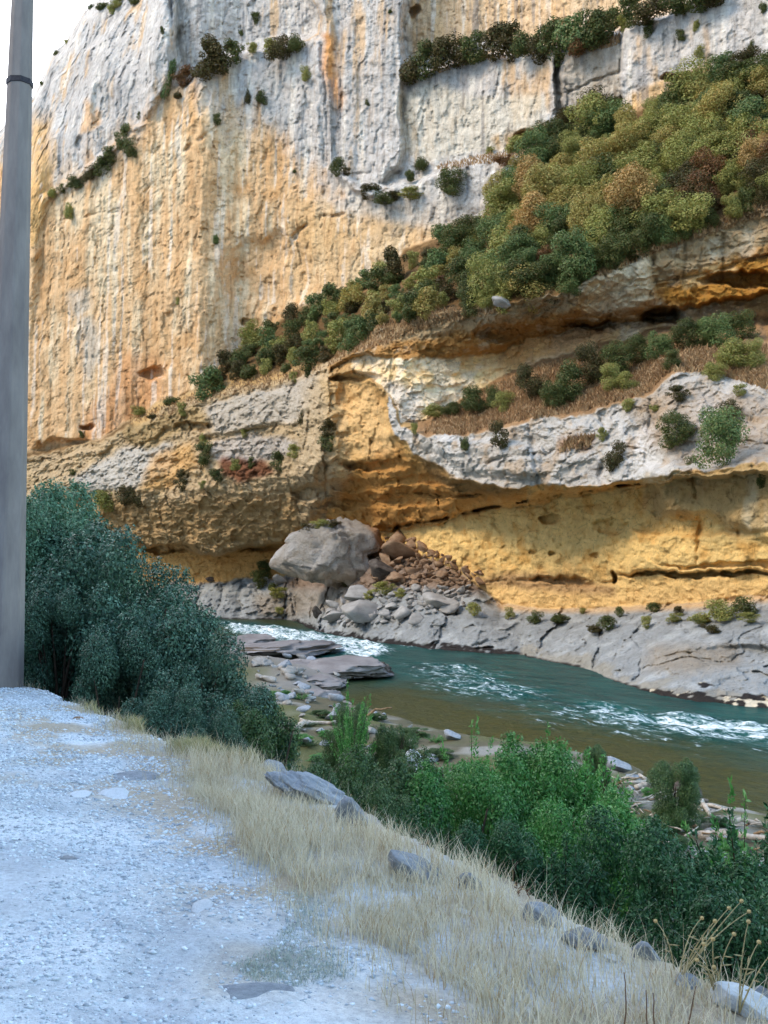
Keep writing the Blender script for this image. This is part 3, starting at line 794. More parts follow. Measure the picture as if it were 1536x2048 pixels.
n1 = noise(nt, st, 1.5, 6, .62, .6); n2 = noise(nt, st, 6.0, 5, .65, .4); n3 = noise(nt, iso_c, 2.5, 4, .6); n4 = noise(nt, st, .5, 3, .5)
deep = mixc(nt, remap(nt, n4, .35, .65), s2l((14, 58, 56)), s2l((28, 80, 74)))
brown = mixc(nt, remap(nt, n3, .35, .65), s2l((68, 68, 32)), s2l((46, 54, 30)))
c = mixc(nt, vs.outputs[0], deep, brown)
thr = mathn(nt, 'ADD', mathn(nt, 'MULTIPLY', n1, .55), mathn(nt, 'MULTIPLY', n2, .45))
thr = mathn(nt, 'ADD', thr, mathn(nt, 'MULTIPLY', vf.outputs[0], .19))
fm = remap(nt, thr, .62, .74)
fm = mathn(nt, 'MULTIPLY', fm, remap(nt, vf.outputs[0], .05, .25))
c = mixc(nt, mathn(nt, 'MULTIPLY', remap(nt, thr, .55, .72), mathn(nt, 'MULTIPLY', vf.outputs[0], .8)), c, s2l((74, 132, 128)))
c = mixc(nt, fm, c, s2l((226, 234, 236)))
nt.links.new(c, b.inputs["Base Color"])
b.inputs["Specular IOR Level"].default_value = .08
b.inputs["IOR"].default_value = 1.33
nt.links.new(remap(nt, fm, 0, 1, .3, .8), b.inputs["Roughness"])
bump(nt, b, mathn(nt, 'ADD', n1, mathn(nt, 'MULTIPLY', n2, .4)), 1.0, .3)
V = np.stack([XS, YN, hz], -1)
river = mesh_np("river", V.reshape(-1, 3), grid_faces(len(xs), len(yn)), m_water, attrs={"foam": foam.reshape(-1), "shallow": shal.reshape(-1)})
river.location = (0, 0, WATER)
# local x -> downstream (-S), local y -> N
river.matrix_world = Matrix(((-SX[0], NX[0], 0, 0), (-SX[1], NX[1], 0, 0), (0, 0, 1, WATER), (0, 0, 0, 1)))
tag(river, "teal green river with white riffles and brown shallows", "river", kind="structure")
# ================================================================== PLANT BUILDERS
def unit(rng, n):
    v = rng.normal(size=(n, 3)); return v / np.linalg.norm(v, axis=1, keepdims=True)

def leaves_at(P, N, size, rng, aspect=.5, fold=.25, along=None):
    """one folded diamond leaf per point; returns verts, faces, tint"""
    n = len(P)
    N = N / np.linalg.norm(N, axis=1, keepdims=True)
    T = along if along is not None else unit(rng, n)
    T = T - (T * N).sum(1, keepdims=True) * N
    T /= np.linalg.norm(T, axis=1, keepdims=True) + 1e-9
    B = np.cross(N, T)
    s = (size * (.65 + .7 * rng.random(n)))[:, None]
    V = np.empty((n, 4, 3))
    V[:, 0] = P - T * s * .5
    V[:, 1] = P + B * s * aspect * .5 + N * s * fold * aspect * .5
    V[:, 2] = P + T * s * .5
    V[:, 3] = P - B * s * aspect * .5 + N * s * fold * aspect * .5
    t = rng.random(n)
    tint = np.repeat(np.stack([t, rng.random(n), rng.random(n)], -1), 4, 0)
    return V.reshape(-1, 3), np.arange(n * 4).reshape(n, 4), tint

def blob_points(blobs, n, rng, inner=.55):
    C_ = np.array([b[0] for b in blobs], float); R = np.array([b[1] for b in blobs], float)
    w = R ** 2; k = rng.choice(len(blobs), n, p=w / w.sum())
    d = unit(rng, n)
    r = R[k] * (inner + (1.2 - inner) * rng.random(n) ** .6)
    return C_[k] + d * r[:, None], d

def plant_mat(name, c1, c2, c3=None, rough=.6, trans=.22, var=.4):
    m, nt, b = new_mat(name)
    va = nd(nt, "ShaderNodeVertexColor", layer_name="tint")
    sp = nd(nt, "ShaderNodeSeparateColor"); nt.links.new(va.outputs[0], sp.inputs[0])
    c = mixc(nt, sp.outputs[0], s2l(c1), s2l(c2))
    if c3 is not None:
        c = mixc(nt, remap(nt, sp.outputs[1], .72, .95), c, s2l(c3))
    oi = nd(nt, "ShaderNodeObjectInfo")
    c = mixc(nt, remap(nt, oi.outputs["Random"], 0, 1, 0, var), c, mixc(nt, 1.0, c, (.5, .52, .5), 'MULTIPLY'))
    nt.links.new(c, b.inputs["Base Color"])
    b.inputs["Roughness"].default_value = rough
    b.inputs["Specular IOR Level"].default_value = .3
    tr = nd(nt, "ShaderNodeBsdfTranslucent"); nt.links.new(c, tr.inputs[0])
    mx = nd(nt, "ShaderNodeMixShader"); mx.inputs[0].default_value = trans
    nt.links.new(b.outputs[0], mx.inputs[1]); nt.links.new(tr.outputs[0], mx.inputs[2])
    nt.links.new(mx.outputs[0], nt.nodes["Material Output"].inputs[0])
    return m

def plain_mat(name, c1, c2, scale=8, rough=.9, bmp=.4, bd=.02, stretch=(1, 1, 1)):
    m, nt, b = new_mat(name)
    v = coord(nt, stretch)
    n = noise(nt, v, scale, 6, .65)
    nt.links.new(mixc(nt, remap(nt, n, .35, .65), s2l(c1), s2l(c2)), b.inputs["Base Color"])
    b.inputs["Roughness"].default_value = rough
    b.inputs["Specular IOR Level"].default_value = .15
    bump(nt, b, n, bmp, bd)
    return m

m_bark = plain_mat("bark", (74, 62, 50), (48, 40, 34), 12)
KIND = {   # far shrubs by the colour of their leaves
    "dark":  ("dark green", plant_mat("dark leaves", (66, 80, 38), (102, 112, 58), (118, 104, 58))),
    "olive": ("olive green", plant_mat("olive leaves", (128, 134, 66), (172, 170, 94), (170, 150, 86))),
    "yellow": ("yellow-green", plant_mat("yellow green leaves", (150, 142, 72), (186, 172, 100), (186, 150, 86))),
    "tan":   ("tan", plant_mat("tan leaves", (178, 142, 84), (212, 174, 112), (152, 136, 74))),
    "teal":  ("blue-green", plant_mat("blue green leaves", (82, 106, 58), (118, 138, 80), (134, 130, 76))),
    "brown": ("reddish brown", plant_mat("brown leaves", (108, 74, 44), (146, 102, 62), (98, 90, 46))),
    "bronze": ("bronze green", plant_mat("bronze leaves", (70, 62, 32), (102, 88, 48), (76, 86, 42))),
}
def shrub_mesh(seed, n=1500, size=.06, lumps=12, squat=1.0):
    rng = np.random.default_rng(seed)
    blobs = [((rng.uniform(-.08, .08), rng.uniform(-.08, .08), .38), .27)]
    for k in range(lumps):
        a = rng.uniform(0, 2 * math.pi); rr = rng.uniform(.1, .42); h = rng.uniform(.14, .9)
        rr *= math.sqrt(max(.1, 1 - ((h - .45) / .55) ** 2))
        blobs.append(((rr * math.cos(a), rr * math.sin(a), h), rng.uniform(.08, .2)))
    P, d = blob_points(blobs, n, rng, .6)
    P[:, 2] = np.where(P[:, 2] < 0, -P[:, 2] * .5, P[:, 2])
    N = d + .8 * rng.normal(size=(n, 3)) * .6 + np.array([0, 0, .35])
    V, Fc, t = leaves_at(P, N, size, rng, .62)
    return V, Fc, t
FARV = [shrub_mesh(300 + k, 2600, .062, 12 + 2 * (k % 4)) for k in range(5)]
BIGV = [shrub_mesh(330 + k, 7000, .040, 24) for k in range(4)]
_protos = {}
_rs = random.Random(4)
def shrub(px, py, w, h, kind="dark", label=None, group=None, out=.3, big=False, noun="shrub", Y=None, base=None):
    """shrub whose crown shows w x h photo pixels around (px, py) on the rock"""
    pb = py + h / 2 if base is None else base
    Yc = cliff_Y(px, min(pb, 1400)) if Y is None else Y
    W = w * Yc / F
    Yc = Yc - out * W
    H = h * Yc / F
    p = at(px, pb, Yc)
    vi = _rs.randrange(4 if big else 5)
    key = (kind, big, vi, noun)
    if key not in _protos:
        Vv, Fc, t = (BIGV if big else FARV)[vi]
        o = mesh_np(noun, Vv, Fc, KIND[kind][1], attrs={"tint": t}, smooth_shade=False)
        _protos[key] = o
    else:
        o = _protos[key].copy(); COL.objects.link(o)
        for k in ("label", "group", "category"):
            if k in o: del o[k]
    o.location = p
    o.scale = (W * 1.06, W * .95, H * 1.06)
    o.rotation_euler = (_rs.uniform(-.2, .2), _rs.uniform(-.2, .2), _rs.uniform(0, 6.28))
    tag(o, label, noun.split("_")[-1], group)
    return o
ORD = ["first", "second", "third", "fourth", "fifth", "sixth", "seventh", "eighth", "ninth", "tenth", "eleventh", "twelfth", "thirteenth", "fourteenth", "fifteenth", "sixteenth", "seventeenth", "eighteenth", "nineteenth", "twentieth",
       "twenty-first", "twenty-second", "twenty-third", "twenty-fourth", "twenty-fifth"]
def row(items, where, group, grow=1.0, **kw):
    """shrubs of one row, labelled by their order along it"""
    items = sorted(items)
    for i, it in enumerate(items):
        x_, y_, w_, h_, k_ = it[:5]
        pos = "leftmost" if i == 0 else "rightmost" if i == len(items) - 1 else ORD[i] + " from the left"
        shrub(x_, y_, w_ * grow, h_ * grow, k_, f"{KIND[k_][0]} shrub {where}, {pos}", group, **kw)

# ------------------------------------------------------------------ shrubs on the canyon wall
row([(440, 115, 74, 58, "bronze"), (405, 135, 60, 46, "bronze"), (372, 155, 50, 30, "brown"), (470, 105, 44, 40, "dark"), (560, 98, 56, 44, "bronze"), (595, 85, 46, 40, "dark"), (540, 92, 36, 26, "olive"), (505, 97, 30, 18, "olive")],
    "on the high ledge near the skyline", "shrubs on the high ledge", grow=1.15)
row([(245, 272, 36, 46, "dark"), (262, 298, 30, 30, "dark"), (222, 312, 34, 28, "dark"), (198, 335, 44, 30, "dark"), (180, 348, 26, 26, "bronze"), (150, 366, 36, 22, "dark"), (105, 385, 26, 22, "olive"), (142, 420, 26, 38, "olive"), (125, 375, 22, 14, "dark")],
    "on the slanting ledge beside the pole", "shrubs on the slanting ledge", grow=1.2)
row([(820, 140, 46, 46, "bronze"), (850, 126, 50, 46, "dark"), (885, 113, 52, 44, "bronze"), (920, 103, 50, 44, "bronze"), (955, 96, 50, 44, "dark"), (990, 90, 52, 44, "bronze"), (1025, 84, 52, 46, "bronze"), (1058, 82, 50, 44, "dark"), (1090, 78, 46, 44, "bronze"), (1118, 88, 54, 58, "dark"),
     (1145, 72, 56, 52, "teal"), (1178, 62, 56, 54, "dark"), (1205, 52, 46, 44, "dark"), (1160, 88, 40, 36, "brown"), (1225, 40, 40, 26, "dark")],
    "in the dark row crowding the upper ledge", "shrubs in the upper ledge row", grow=1.5)
row([(1270, 22, 56, 44, "dark"), (1310, 14, 64, 44, "bronze"), (1350, 6, 60, 42, "dark"), (1395, 0, 66, 40, "dark"), (1294, 58, 26, 28, "dark"), (1250, 48, 34, 22, "olive"), (1435, -14, 60, 40, "bronze")],
    "along the top edge above the grey wall", "shrubs along the top edge", grow=1.3)
row([(1395, 104, 30, 26, "olive"), (1362, 70, 26, 24, "dark"), (1500, 95, 20, 26, "dark"), (1525, 15, 24, 30, "dark"), (1390, 50, 24, 30, "olive")], "clinging to the grey wall above the thicket", "shrubs clinging to the grey wall")
row([(675, 335, 34, 30, "dark"), (692, 342, 20, 14, "bronze"), (735, 385, 44, 28, "bronze"), (765, 398, 44, 24, "dark"), (822, 386, 50, 20, "olive"), (818, 350, 26, 26, "dark"), (848, 326, 42, 30, "dark"), (1010, 322, 40, 18, "brown"), (980, 300, 20, 12, "olive"), (1040, 282, 60, 36, "olive"), (790, 392, 30, 14, "bronze")],
    "on the ledge below the pale block", "shrubs on the ledge below the pale block", grow=1.15)
shrub(905, 365, 64, 56, "dark", "big dark green shrub standing alone under the ledge below the pale block", big=True)
shrub(326, 162, 34, 82, "teal", "tall bright green bush in the vertical cleft beside the high ledge", noun="bush")
for x_, y_, w_, h_, k_, l_ in [(611, 148, 26, 34, "olive", "small olive shrub right of the high ledge on bare grey rock"), (435, 236, 22, 24, "dark", "small round dark shrub at the head of the diagonal crack"),
        (520, 196, 30, 26, "dark", "small dark shrub beside the vertical crack under the high ledge"), (498, 188, 20, 46, "bronze", "narrow bronze shrub hanging in the crack under the high ledge"), (513, 36, 28, 22, "dark", "small dark shrub on grey rock high above the ledge"),
        (324, 62, 16, 14, "dark", "tiny dark shrub on the grey corner near the skyline"), (482, 65, 12, 18, "dark", "tiny narrow shrub in a groove above the high ledge"), (430, 476, 20, 24, "teal", "small bright green shrub alone in the middle of the ochre wall"), (356, 596, 14, 30, "olive", "thin olive shrub on the lower ochre wall"),
        (163, 870, 18, 14, "dark", "tiny dark shrub by the little hole at the foot of the ochre wall"), (145, 944, 18, 12, "dark", "tiny dark shrub where the ochre wall meets the white block"), (355, 190, 26, 16, "bronze", "low bronze shrub just below the tall bright green bush"),
        (278, 232, 12, 18, "dark", "tiny dark shrub above the slanting ledge"), (735, 205, 12, 14, "dark", "tiny dark shrub on the grey buttress"), (590, 342, 12, 10, "dark", "tiny dark shrub where grey rock turns ochre"), (780, 22, 14, 10, "dark", "tiny dark shrub near the top of the grey buttress")]:
    shrub(x_, y_, w_, h_, k_, l_)
row([(180, 14, 20, 12, "dark"), (205, 12, 40, 18, "dark"), (236, 6, 34, 18, "olive"), (112, 106, 18, 12, "dark"), (134, 84, 16, 10, "olive"), (84, 168, 14, 12, "dark"), (222, 20, 24, 20, "olive"), (270, 4, 36, 14, "dark")], "near the skyline of the cliff beside the sky", "shrubs near the skyline", out=.1)

# the thicket on the slope under the upper wall
THICK = [(398, 776), (440, 730), (470, 690), (520, 655), (560, 640), (640, 605), (700, 572), (780, 525), (850, 490), (960, 442), (1000, 400), (1040, 335), (1080, 292), (1120, 262), (1160, 215), (1205, 212), (1240, 250), (1290, 225), (1345, 195), (1430, 148), (1536, 126), (1620, 110),
         (1620, 350), (1536, 392), (1480, 425), (1400, 450), (1300, 485), (1205, 530), (1150, 572), (1000, 600), (880, 615), (780, 645), (700, 685), (640, 715), (560, 742), (500, 750), (430, 768)]
def pin(px, py, poly): return bool(inpoly(np.array([[float(px)]]), np.array([[float(py)]]), poly)[0, 0])
_r = random.Random(11)
spots = []
tries = 0
while len(spots) < 250 and tries < 20000:
    tries += 1
    x_, y_ = _r.uniform(395, 1600), _r.uniform(110, 775)
    if not pin(x_, y_, THICK): continue
    dmin = 26 if x_ > 900 else 20
    if any(abs(x_ - a) < dmin * 1.15 and abs(y_ - b_) < dmin * .72 for a, b_, *_ in spots): continue
    spots.append((x_, y_))
spots.sort(key=lambda q: q[1])
for x_, y_ in spots:
    big = x_ > 900
    w_ = (52 + 66 * _r.random() ** 1.6) if big else (36 + 40 * _r.random() ** 1.5)
    # dark against the rock and low on the slope, lighter and yellower in the middle
    mid = pin(x_, y_, [(980, 420), (1080, 320), (1250, 260), (1420, 190), (1480, 260), (1330, 380), (1200, 460), (1050, 480)])
    low = pin(x_, y_, [(700, 560), (960, 520), (1200, 480), (1280, 480), (1150, 580), (900, 620), (700, 690)])
    rb = pin(x_, y_, [(1340, 330), (1600, 240), (1600, 420), (1420, 450), (1340, 440)])
    if mid: k_ = _r.choices(["olive", "yellow", "tan", "dark", "teal"], [5, 5, 1.2, .8, 1])[0]
    elif rb: k_ = _r.choices(["brown", "bronze", "olive", "tan", "dark"], [1.5, 2, 3, 1.5, 1])[0]
    elif low: k_ = _r.choices(["olive", "teal", "dark", "yellow", "brown", "bronze"], [3, 3, 3, 1.5, .8, 2])[0]
    elif x_ < 700: k_ = _r.choices(["dark", "olive", "teal", "bronze"], [4, 3, 2, 1])[0]
    else: k_ = _r.choices(["olive", "dark", "teal", "yellow", "bronze"], [4, 3, 2, 2, 1])[0]
    shrub(x_, y_, w_, w_ * _r.uniform(.66, .98), k_, f"{KIND[k_][0]} bush packed among others in the thicket under the upper cliff", "shrubs of the slope thicket", big=big, out=.1, noun="bush")
for x_, y_, w_, h_, k_, l_ in [(1272, 395, 116, 104, "tan", "large tan tree with round crown in the middle of the thicket"), (1055, 448, 112, 74, "tan", "wide tan tree low at the left of the thicket"), (1516, 275, 60, 64, "tan", "tan tree at the frame edge high in the thicket"), (1418, 335, 50, 60, "tan", "small tan tree among brown shrubs in the thicket"),
        (960, 560, 90, 100, "olive", "tall pale olive tree at the lower edge of the thicket above the lip"), (1160, 440, 90, 80, "yellow", "yellow-green tree left of the large tan tree"), (1400, 385, 90, 80, "brown", "wide reddish brown tree at the right of the thicket"), (1335, 362, 50, 32, "teal", "bright green bush beside the large tan tree"),
        (1110, 378, 100, 80, "olive", "broad olive tree upper middle of the thicket"), (1440, 215, 100, 80, "yellow", "broad yellow-green tree high at the right of the thicket"), (1170, 235, 62, 44, "brown", "reddish brown tree against the recessed rock at the top of the thicket"), (1220, 222, 56, 54, "dark", "dark tree against the recessed rock at the top of the thicket"),
        (1475, 160, 110, 64, "dark", "wide dark green tree at the top right of the thicket")]:
    shrub(x_, y_, w_, h_, k_, l_, big=True, out=.3, noun="bush" if "bush" in l_ else "tree")

# the grass slope above the grey shelf
row([(870, 824, 60, 26, "olive"), (905, 818, 50, 30, "dark"), (948, 802, 70, 50, "dark"), (985, 795, 50, 48, "dark"), (1010, 805, 50, 40, "olive"), (1065, 765, 72, 72, "bronze"), (1105, 790, 60, 56, "dark"), (1140, 768, 80, 80, "dark"), (1180, 735, 70, 80, "bronze"), (1215, 760, 60, 56, "olive"), (1240, 720, 76, 66, "dark"), (1280, 702, 64, 56, "dark"),
     (1318, 690, 64, 60, "teal"), (1250, 765, 56, 40, "olive"), (1370, 672, 66, 60, "dark"), (1405, 668, 60, 56, "teal"), (1440, 662, 76, 66, "teal"), (1482, 650, 70, 56, "dark"), (1465, 712, 90, 54, "olive"), (1520, 710, 60, 60, "olive"), (1430, 745, 50, 36, "olive"), (1345, 720, 50, 36, "dark")],
    "on the brown grass slope above the grey shelf", "shrubs on the brown grass slope", big=True, out=.15)
row([(928, 886, 24, 40, "dark"), (1004, 868, 44, 56, "bronze"), (1203, 870, 24, 28, "olive"), (1228, 912, 46, 60, "bronze"), (1388, 932, 34, 40, "dark"), (1255, 812, 30, 26, "olive"), (1480, 780, 34, 24, "olive"), (1355, 788, 50, 30, "bronze"), (1522, 952, 26, 50, "dark"), (828, 858, 22, 22, "olive"), (1310, 815, 26, 20, "olive"), (1465, 820, 60, 40, "bronze")],
    "growing from the grey shelf", "shrubs growing from the grey shelf", out=.2)
shrub(1345, 862, 84, 70, "dark", "large round dark bush on the grey shelf below the grass", big=True, noun="bush")
shrub(1442, 868, 104, 128, "teal", "tallest blue-green bush on the grey shelf, bright against the rock", big=True, noun="bush")
# left terraces
row([(340, 800, 40, 26, "dark"), (280, 822, 46, 18, "olive"), (365, 818, 26, 30, "olive"), (305, 832, 26, 14, "bronze"), (590, 756, 24, 24, "olive"), (618, 742, 26, 26, "dark")], "on the tan grass terrace under the ochre wall", "shrubs on the tan terrace", out=.1)
row([(602, 838, 26, 36, "bronze"), (655, 858, 44, 34, "bronze"), (655, 888, 48, 34, "dark"), (412, 908, 44, 48, "dark"), (408, 882, 24, 30, "olive"), (438, 952, 38, 28, "dark"), (490, 866, 26, 20, "olive"), (560, 925, 46, 40, "dark"), (590, 905, 36, 30, "olive"), (470, 930, 28, 24, "olive"), (502, 926, 26, 22, "dark"), (365, 962, 36, 42, "bronze"), (405, 970, 20, 16, "olive"),
     (250, 992, 66, 40, "bronze"), (215, 1005, 60, 44, "olive"), (280, 1000, 44, 40, "bronze"), (185, 1020, 40, 30, "olive"), (155, 985, 26, 36, "bronze"), (172, 990, 22, 24, "bronze")],
    "on the stepped grey rocks left of the hollow", "shrubs on the stepped rocks", out=.2)
# foot of the wall and river shelf
row([(520, 1160, 44, 34, "dark"), (535, 1140, 40, 36, "dark"), (556, 1186, 46, 22, "olive"), (548, 1172, 30, 20, "dark"), (770, 1178, 52, 26, "olive"), (800, 1186, 30, 18, "olive"), (736, 1190, 24, 18, "olive"), (945, 1220, 34, 26, "olive"), (560, 1222, 22, 14, "olive"), (690, 1168, 20, 12, "bronze")],
    "among the fallen rocks at the wall foot", "shrubs among the fallen rocks", out=.3)
row([(1020, 1226, 26, 22, "olive"), (1068, 1236, 36, 28, "dark"), (1120, 1236, 52, 26, "dark"), (1190, 1256, 40, 22, "bronze"), (1215, 1248, 46, 30, "dark"), (1240, 1225, 26, 20, "dark"), (1310, 1216, 34, 20, "dark"), (1294, 1246, 30, 24, "olive"), (1360, 1222, 30, 18, "bronze"), (1400, 1236, 60, 30, "olive"), (1440, 1222, 70, 42, "olive"), (1485, 1212, 60, 34, "dark"), (1420, 1256, 46, 24, "bronze"), (1350, 1236, 40, 18, "olive"), (1165, 1222, 20, 10, "olive"), (1500, 1236, 50, 20, "olive")],
    "rooted in the grey rock shelf beside the water", "shrubs on the rock shelf beside the water", out=.2)
# ================================================================== ROCKS
import bmesh
def ico(sub):
    bm = bmesh.new(); bmesh.ops.create_icosphere(bm, subdivisions=sub, radius=1.0)
    bm.verts.ensure_lookup_table()
    V = np.array([v.co for v in bm.verts]); Fc = np.array([[v.index for v in f.verts] for f in bm.faces])
    bm.free(); return V, Fc
ICO = {k: ico(k) for k in (1, 2, 3, 4, 5)}
def rock_shape(seed, sub=3, cuts=15, rough=.09, lo=.32, hi=.76):
    rng = np.random.default_rng(seed)
    V, Fc = ICO[sub]; V = V.copy()
    for _ in range(cuts):
        n = unit(rng, 1)[0]; d = rng.uniform(lo, hi)
        ex = np.maximum(0, V @ n - d)
        V -= ex[:, None] * n * .96
    V += (V / np.linalg.norm(V, axis=1, keepdims=True)) * (rough * fbm(V * 2.2 + seed, 4, seed % 50) + .4 * rough * fbm(V * 7 + seed, 3, seed % 40))[:, None]
    lo_, hi_ = V.min(0), V.max(0)
    return (V - (lo_ + hi_) / 2) / (hi_ - lo_), Fc              # unit box, centred
def rock_mat(name, c1, c2, c3, sc=1.0, lichen=.5):
    m, nt, b = new_mat(name)
    v = coord(nt)
    oi = nd(nt, "ShaderNodeObjectInfo")
    n1, n2, n3 = noise(nt, v, 2.2 * sc, 8, .68), noise(nt, v, 9 * sc, 5, .65), noise(nt, v, 30 * sc, 3, .6)
    c = mixc(nt, remap(nt, n1, .38, .62), s2l(c1), s2l(c2))
    c = mixc(nt, remap(nt, n2, .58, .7, 0, lichen), c, s2l(c3))
    c = mixc(nt, remap(nt, oi.outputs["Random"], 0, 1, 0, .4), c, mixc(nt, 1.0, c, (.62, .6, .58), 'MULTIPLY'))
    nt.links.new(c, b.inputs["Base Color"])
    b.inputs["Roughness"].default_value = .92
    b.inputs["Specular IOR Level"].default_value = .15
    bump(nt, b, mathn(nt, 'ADD', n2, mathn(nt, 'MULTIPLY', n3, .5)), .7, .08 / sc)
    return m
R_GREY = rock_mat("grey rock", (150, 146, 140), (176, 172, 165), (96, 92, 86), 1.2)
R_RED = rock_mat("rusty rock", (136, 108, 84), (164, 138, 112), (88, 68, 54), 1.2)
R_PALE = rock_mat("pale limestone", (206, 212, 218), (222, 228, 234), (160, 164, 170), 5, .3)
R_EDGE = rock_mat("blue grey limestone", (132, 138, 146), (160, 166, 172), (92, 96, 98), 3, .5)
R_WET = rock_mat("wet dark rock", (70, 62, 56), (110, 102, 94), (34, 30, 28), 1.5)
R_SLAB = rock_mat("river slab", (118, 112, 110), (146, 142, 140), (62, 57, 56), 1.2)
def slab_shape(seed):
    V, Fc = rock_shape(seed, 5, 8, .10, .55, .9)
    R_ = np.hypot(V[:, 0], V[:, 1])
    led = np.round((V[:, 2] + .06 * fbm(V * 3, 3, seed % 30)) * 9) / 9          # bedding steps
    V = V * (1 + .16 * fbm(np.stack([V[:, 0] * 2, V[:, 1] * 2, led * 9], -1), 3, seed % 20)[:, None] * np.array((1, 1, 0)))
    V[:, 2] = V[:, 2] * .45 + led * .55 + .10 * fbm(V * np.array((5, 5, 9)), 4, seed % 25)
    return V, Fc
_rockp = {}
def rock(px, py, w, h, mat, label, group=None, Y=None, z=None, depth=1.0, seed=None, sub=3, tilt=(0, 0), rz=0, noun="rock", sink=.25, cat=None):
    """rock showing w x h photo pixels, centred on (px, py)"""
    if z is not None:
        p0 = on_level(px, py + h * (.5 - sink), z); Yc = p0[1]
    else:
        Yc = Y if Y is not None else cliff_Y(px, py + h * .3)
    W, H = w * Yc / F, h * Yc / F
    if Y is None and z is None: Yc -= .34 * W
    sd = seed if seed is not None else _rs.randrange(8)
    key = (sd, sub, mat.name, noun)
    if key not in _rockp:
        V, Fc = rock_shape(700 + sd, sub, *((10, .08, .2, .6) if sub == 2 else ())) if noun != "rock_slab" else slab_shape(800 + sd)
        o = mesh_np(noun, V, Fc, mat, smooth_shade=False if sub < 3 else True)
        _rockp[key] = o
    else:
        o = _rockp[key].copy(); COL.objects.link(o)
        for k in ("label", "group", "category"):
            if k in o: del o[k]
    o.location = at(px, py, Yc)
    o.scale = (W, W * depth, H)
    o.rotation_euler = (tilt[0], tilt[1], rz)
    tag(o, label, cat or noun.split("_")[-1], group)
    return o

# the great boulder under the hollow
def boulder():
    out = [(546, 1128), (556, 1104), (580, 1082), (602, 1066), (636, 1046), (668, 1040), (706, 1041), (738, 1047), (758, 1062), (771, 1082), (762, 1100), (740, 1112), (738, 1140), (722, 1166), (690, 1168), (650, 1158), (600, 1152), (562, 1146)]
    Yb = 122.0
    O = np.array([at(a, b_, Yb) for a, b_ in out])
    cx, cz = O[:, 0].mean(), O[:, 2].mean()
    a = np.arctan2(O[:, 2] - cz, O[:, 0] - cx); r = np.hypot(O[:, 2] - cz, O[:, 0] - cx)
    i = np.argsort(a); a, r = a[i], r[i]
    a = np.concatenate([[a[-1] - 2 * math.pi], a, [a[0] + 2 * math.pi]]); r = np.concatenate([[r[-1]], r, [r[0]]])
    V, Fc = ICO[5]; V = V.copy()
    rng = np.random.default_rng(5)
    th = np.arctan2(V[:, 2], V[:, 0]); q = np.hypot(V[:, 0], V[:, 2])
    R_ = np.interp(th, a, r)
    qq = np.minimum(1, q * 1.12) ** .8
    P = np.stack([np.cos(th) * R_ * qq, V[:, 1] * 5.2, np.sin(th) * R_ * qq], -1)
    for n, d in [((-.3, -.9, .3), 3.4), ((.55, -.8, .1), 3.9), ((.1, -.75, -.6), 4.0), ((-.75, -.6, .2), 5.2), ((0, -.6, .8), 3.4), ((.85, -.35, .4), 5.0), ((-.5, -.5, -.7), 4.6), ((.3, -.95, -.1), 3.7), ((.2, -.3, .93), 3.1)]:
        n = np.array(n) / np.linalg.norm(n)
        P -= np.maximum(0, P @ n - d)[:, None] * n * .9
    nr = P / np.linalg.norm(P, axis=1, keepdims=True)
    P += nr * (.55 * facets(P / 2.4, 280) + .24 * facets(P / .9, 290) + .30 * fbm(P / 2.2, 4, 210, .6) + .16 * fbm(P / .6, 4, 217, .6))[:, None]
    # a long fracture down the face
    dist = np.abs(P[:, 0] - 2.2 + .25 * P[:, 2] - .3 * np.sin(P[:, 2] * 1.4))
    P += nr * (-.45 * np.exp(-(dist / .18) ** 2) * (P[:, 1] < 0))[:, None]
    col_ = np.tile(s2l((182, 172, 158)), (len(P), 1))
    k = smooth(.0, .4, fbm(P / 1.8, 3, 218))[:, None]; col_ = col_ * (1 - .6 * k) + s2l((204, 198, 190)) * .6 * k
    k = (smooth(3.6, 5.2, P[:, 0] + .4 * P[:, 1] + .8 * fbm(P / 2, 2, 219)) * .85)[:, None]; col_ = col_ * (1 - k) + s2l((186, 138, 94)) * k
    k = (smooth(-1.6, -2.8, P[:, 2] + .5 * fbm(P / 1.5, 2, 220)) * .5)[:, None]; col_ = col_ * (1 - k) + s2l((176, 146, 108)) * k
    m, nt, b = new_mat("boulder limestone")
    va = nd(nt, "ShaderNodeVertexColor", layer_name="stone"); v = coord(nt)
    n1, n2 = noise(nt, v, 1.6, 8, .7), noise(nt, v, 6, 5, .65)
    c = mixc(nt, remap(nt, n1, .5, .68, 0, .6), va.outputs[0], mixc(nt, 1.0, va.outputs[0], (.55, .5, .46), 'MULTIPLY'))
    c = mixc(nt, remap(nt, n2, .6, .72, 0, .5), c, mixc(nt, 1.0, c, (.4, .38, .36), 'MULTIPLY'))
    nt.links.new(c, b.inputs["Base Color"]); b.inputs["Roughness"].default_value = .95
    bump(nt, b, mathn(nt, 'ADD', n1, mathn(nt, 'MULTIPLY', n2, .6)), 1.0, .6)
    o = mesh_np("boulder", P, Fc, m, attrs={"stone": col_})
    o.location = (cx, Yb, cz)
    tag(o, "huge tilted grey boulder with a fracture down its face under the orange hollow", "boulder")
boulder()
row([(612, 1058, 40, 22, "bronze"), (640, 1050, 46, 20, "olive"), (668, 1046, 30, 14, "bronze")], "on top of the huge tilted boulder", "shrubs on the boulder", Y=121.5)

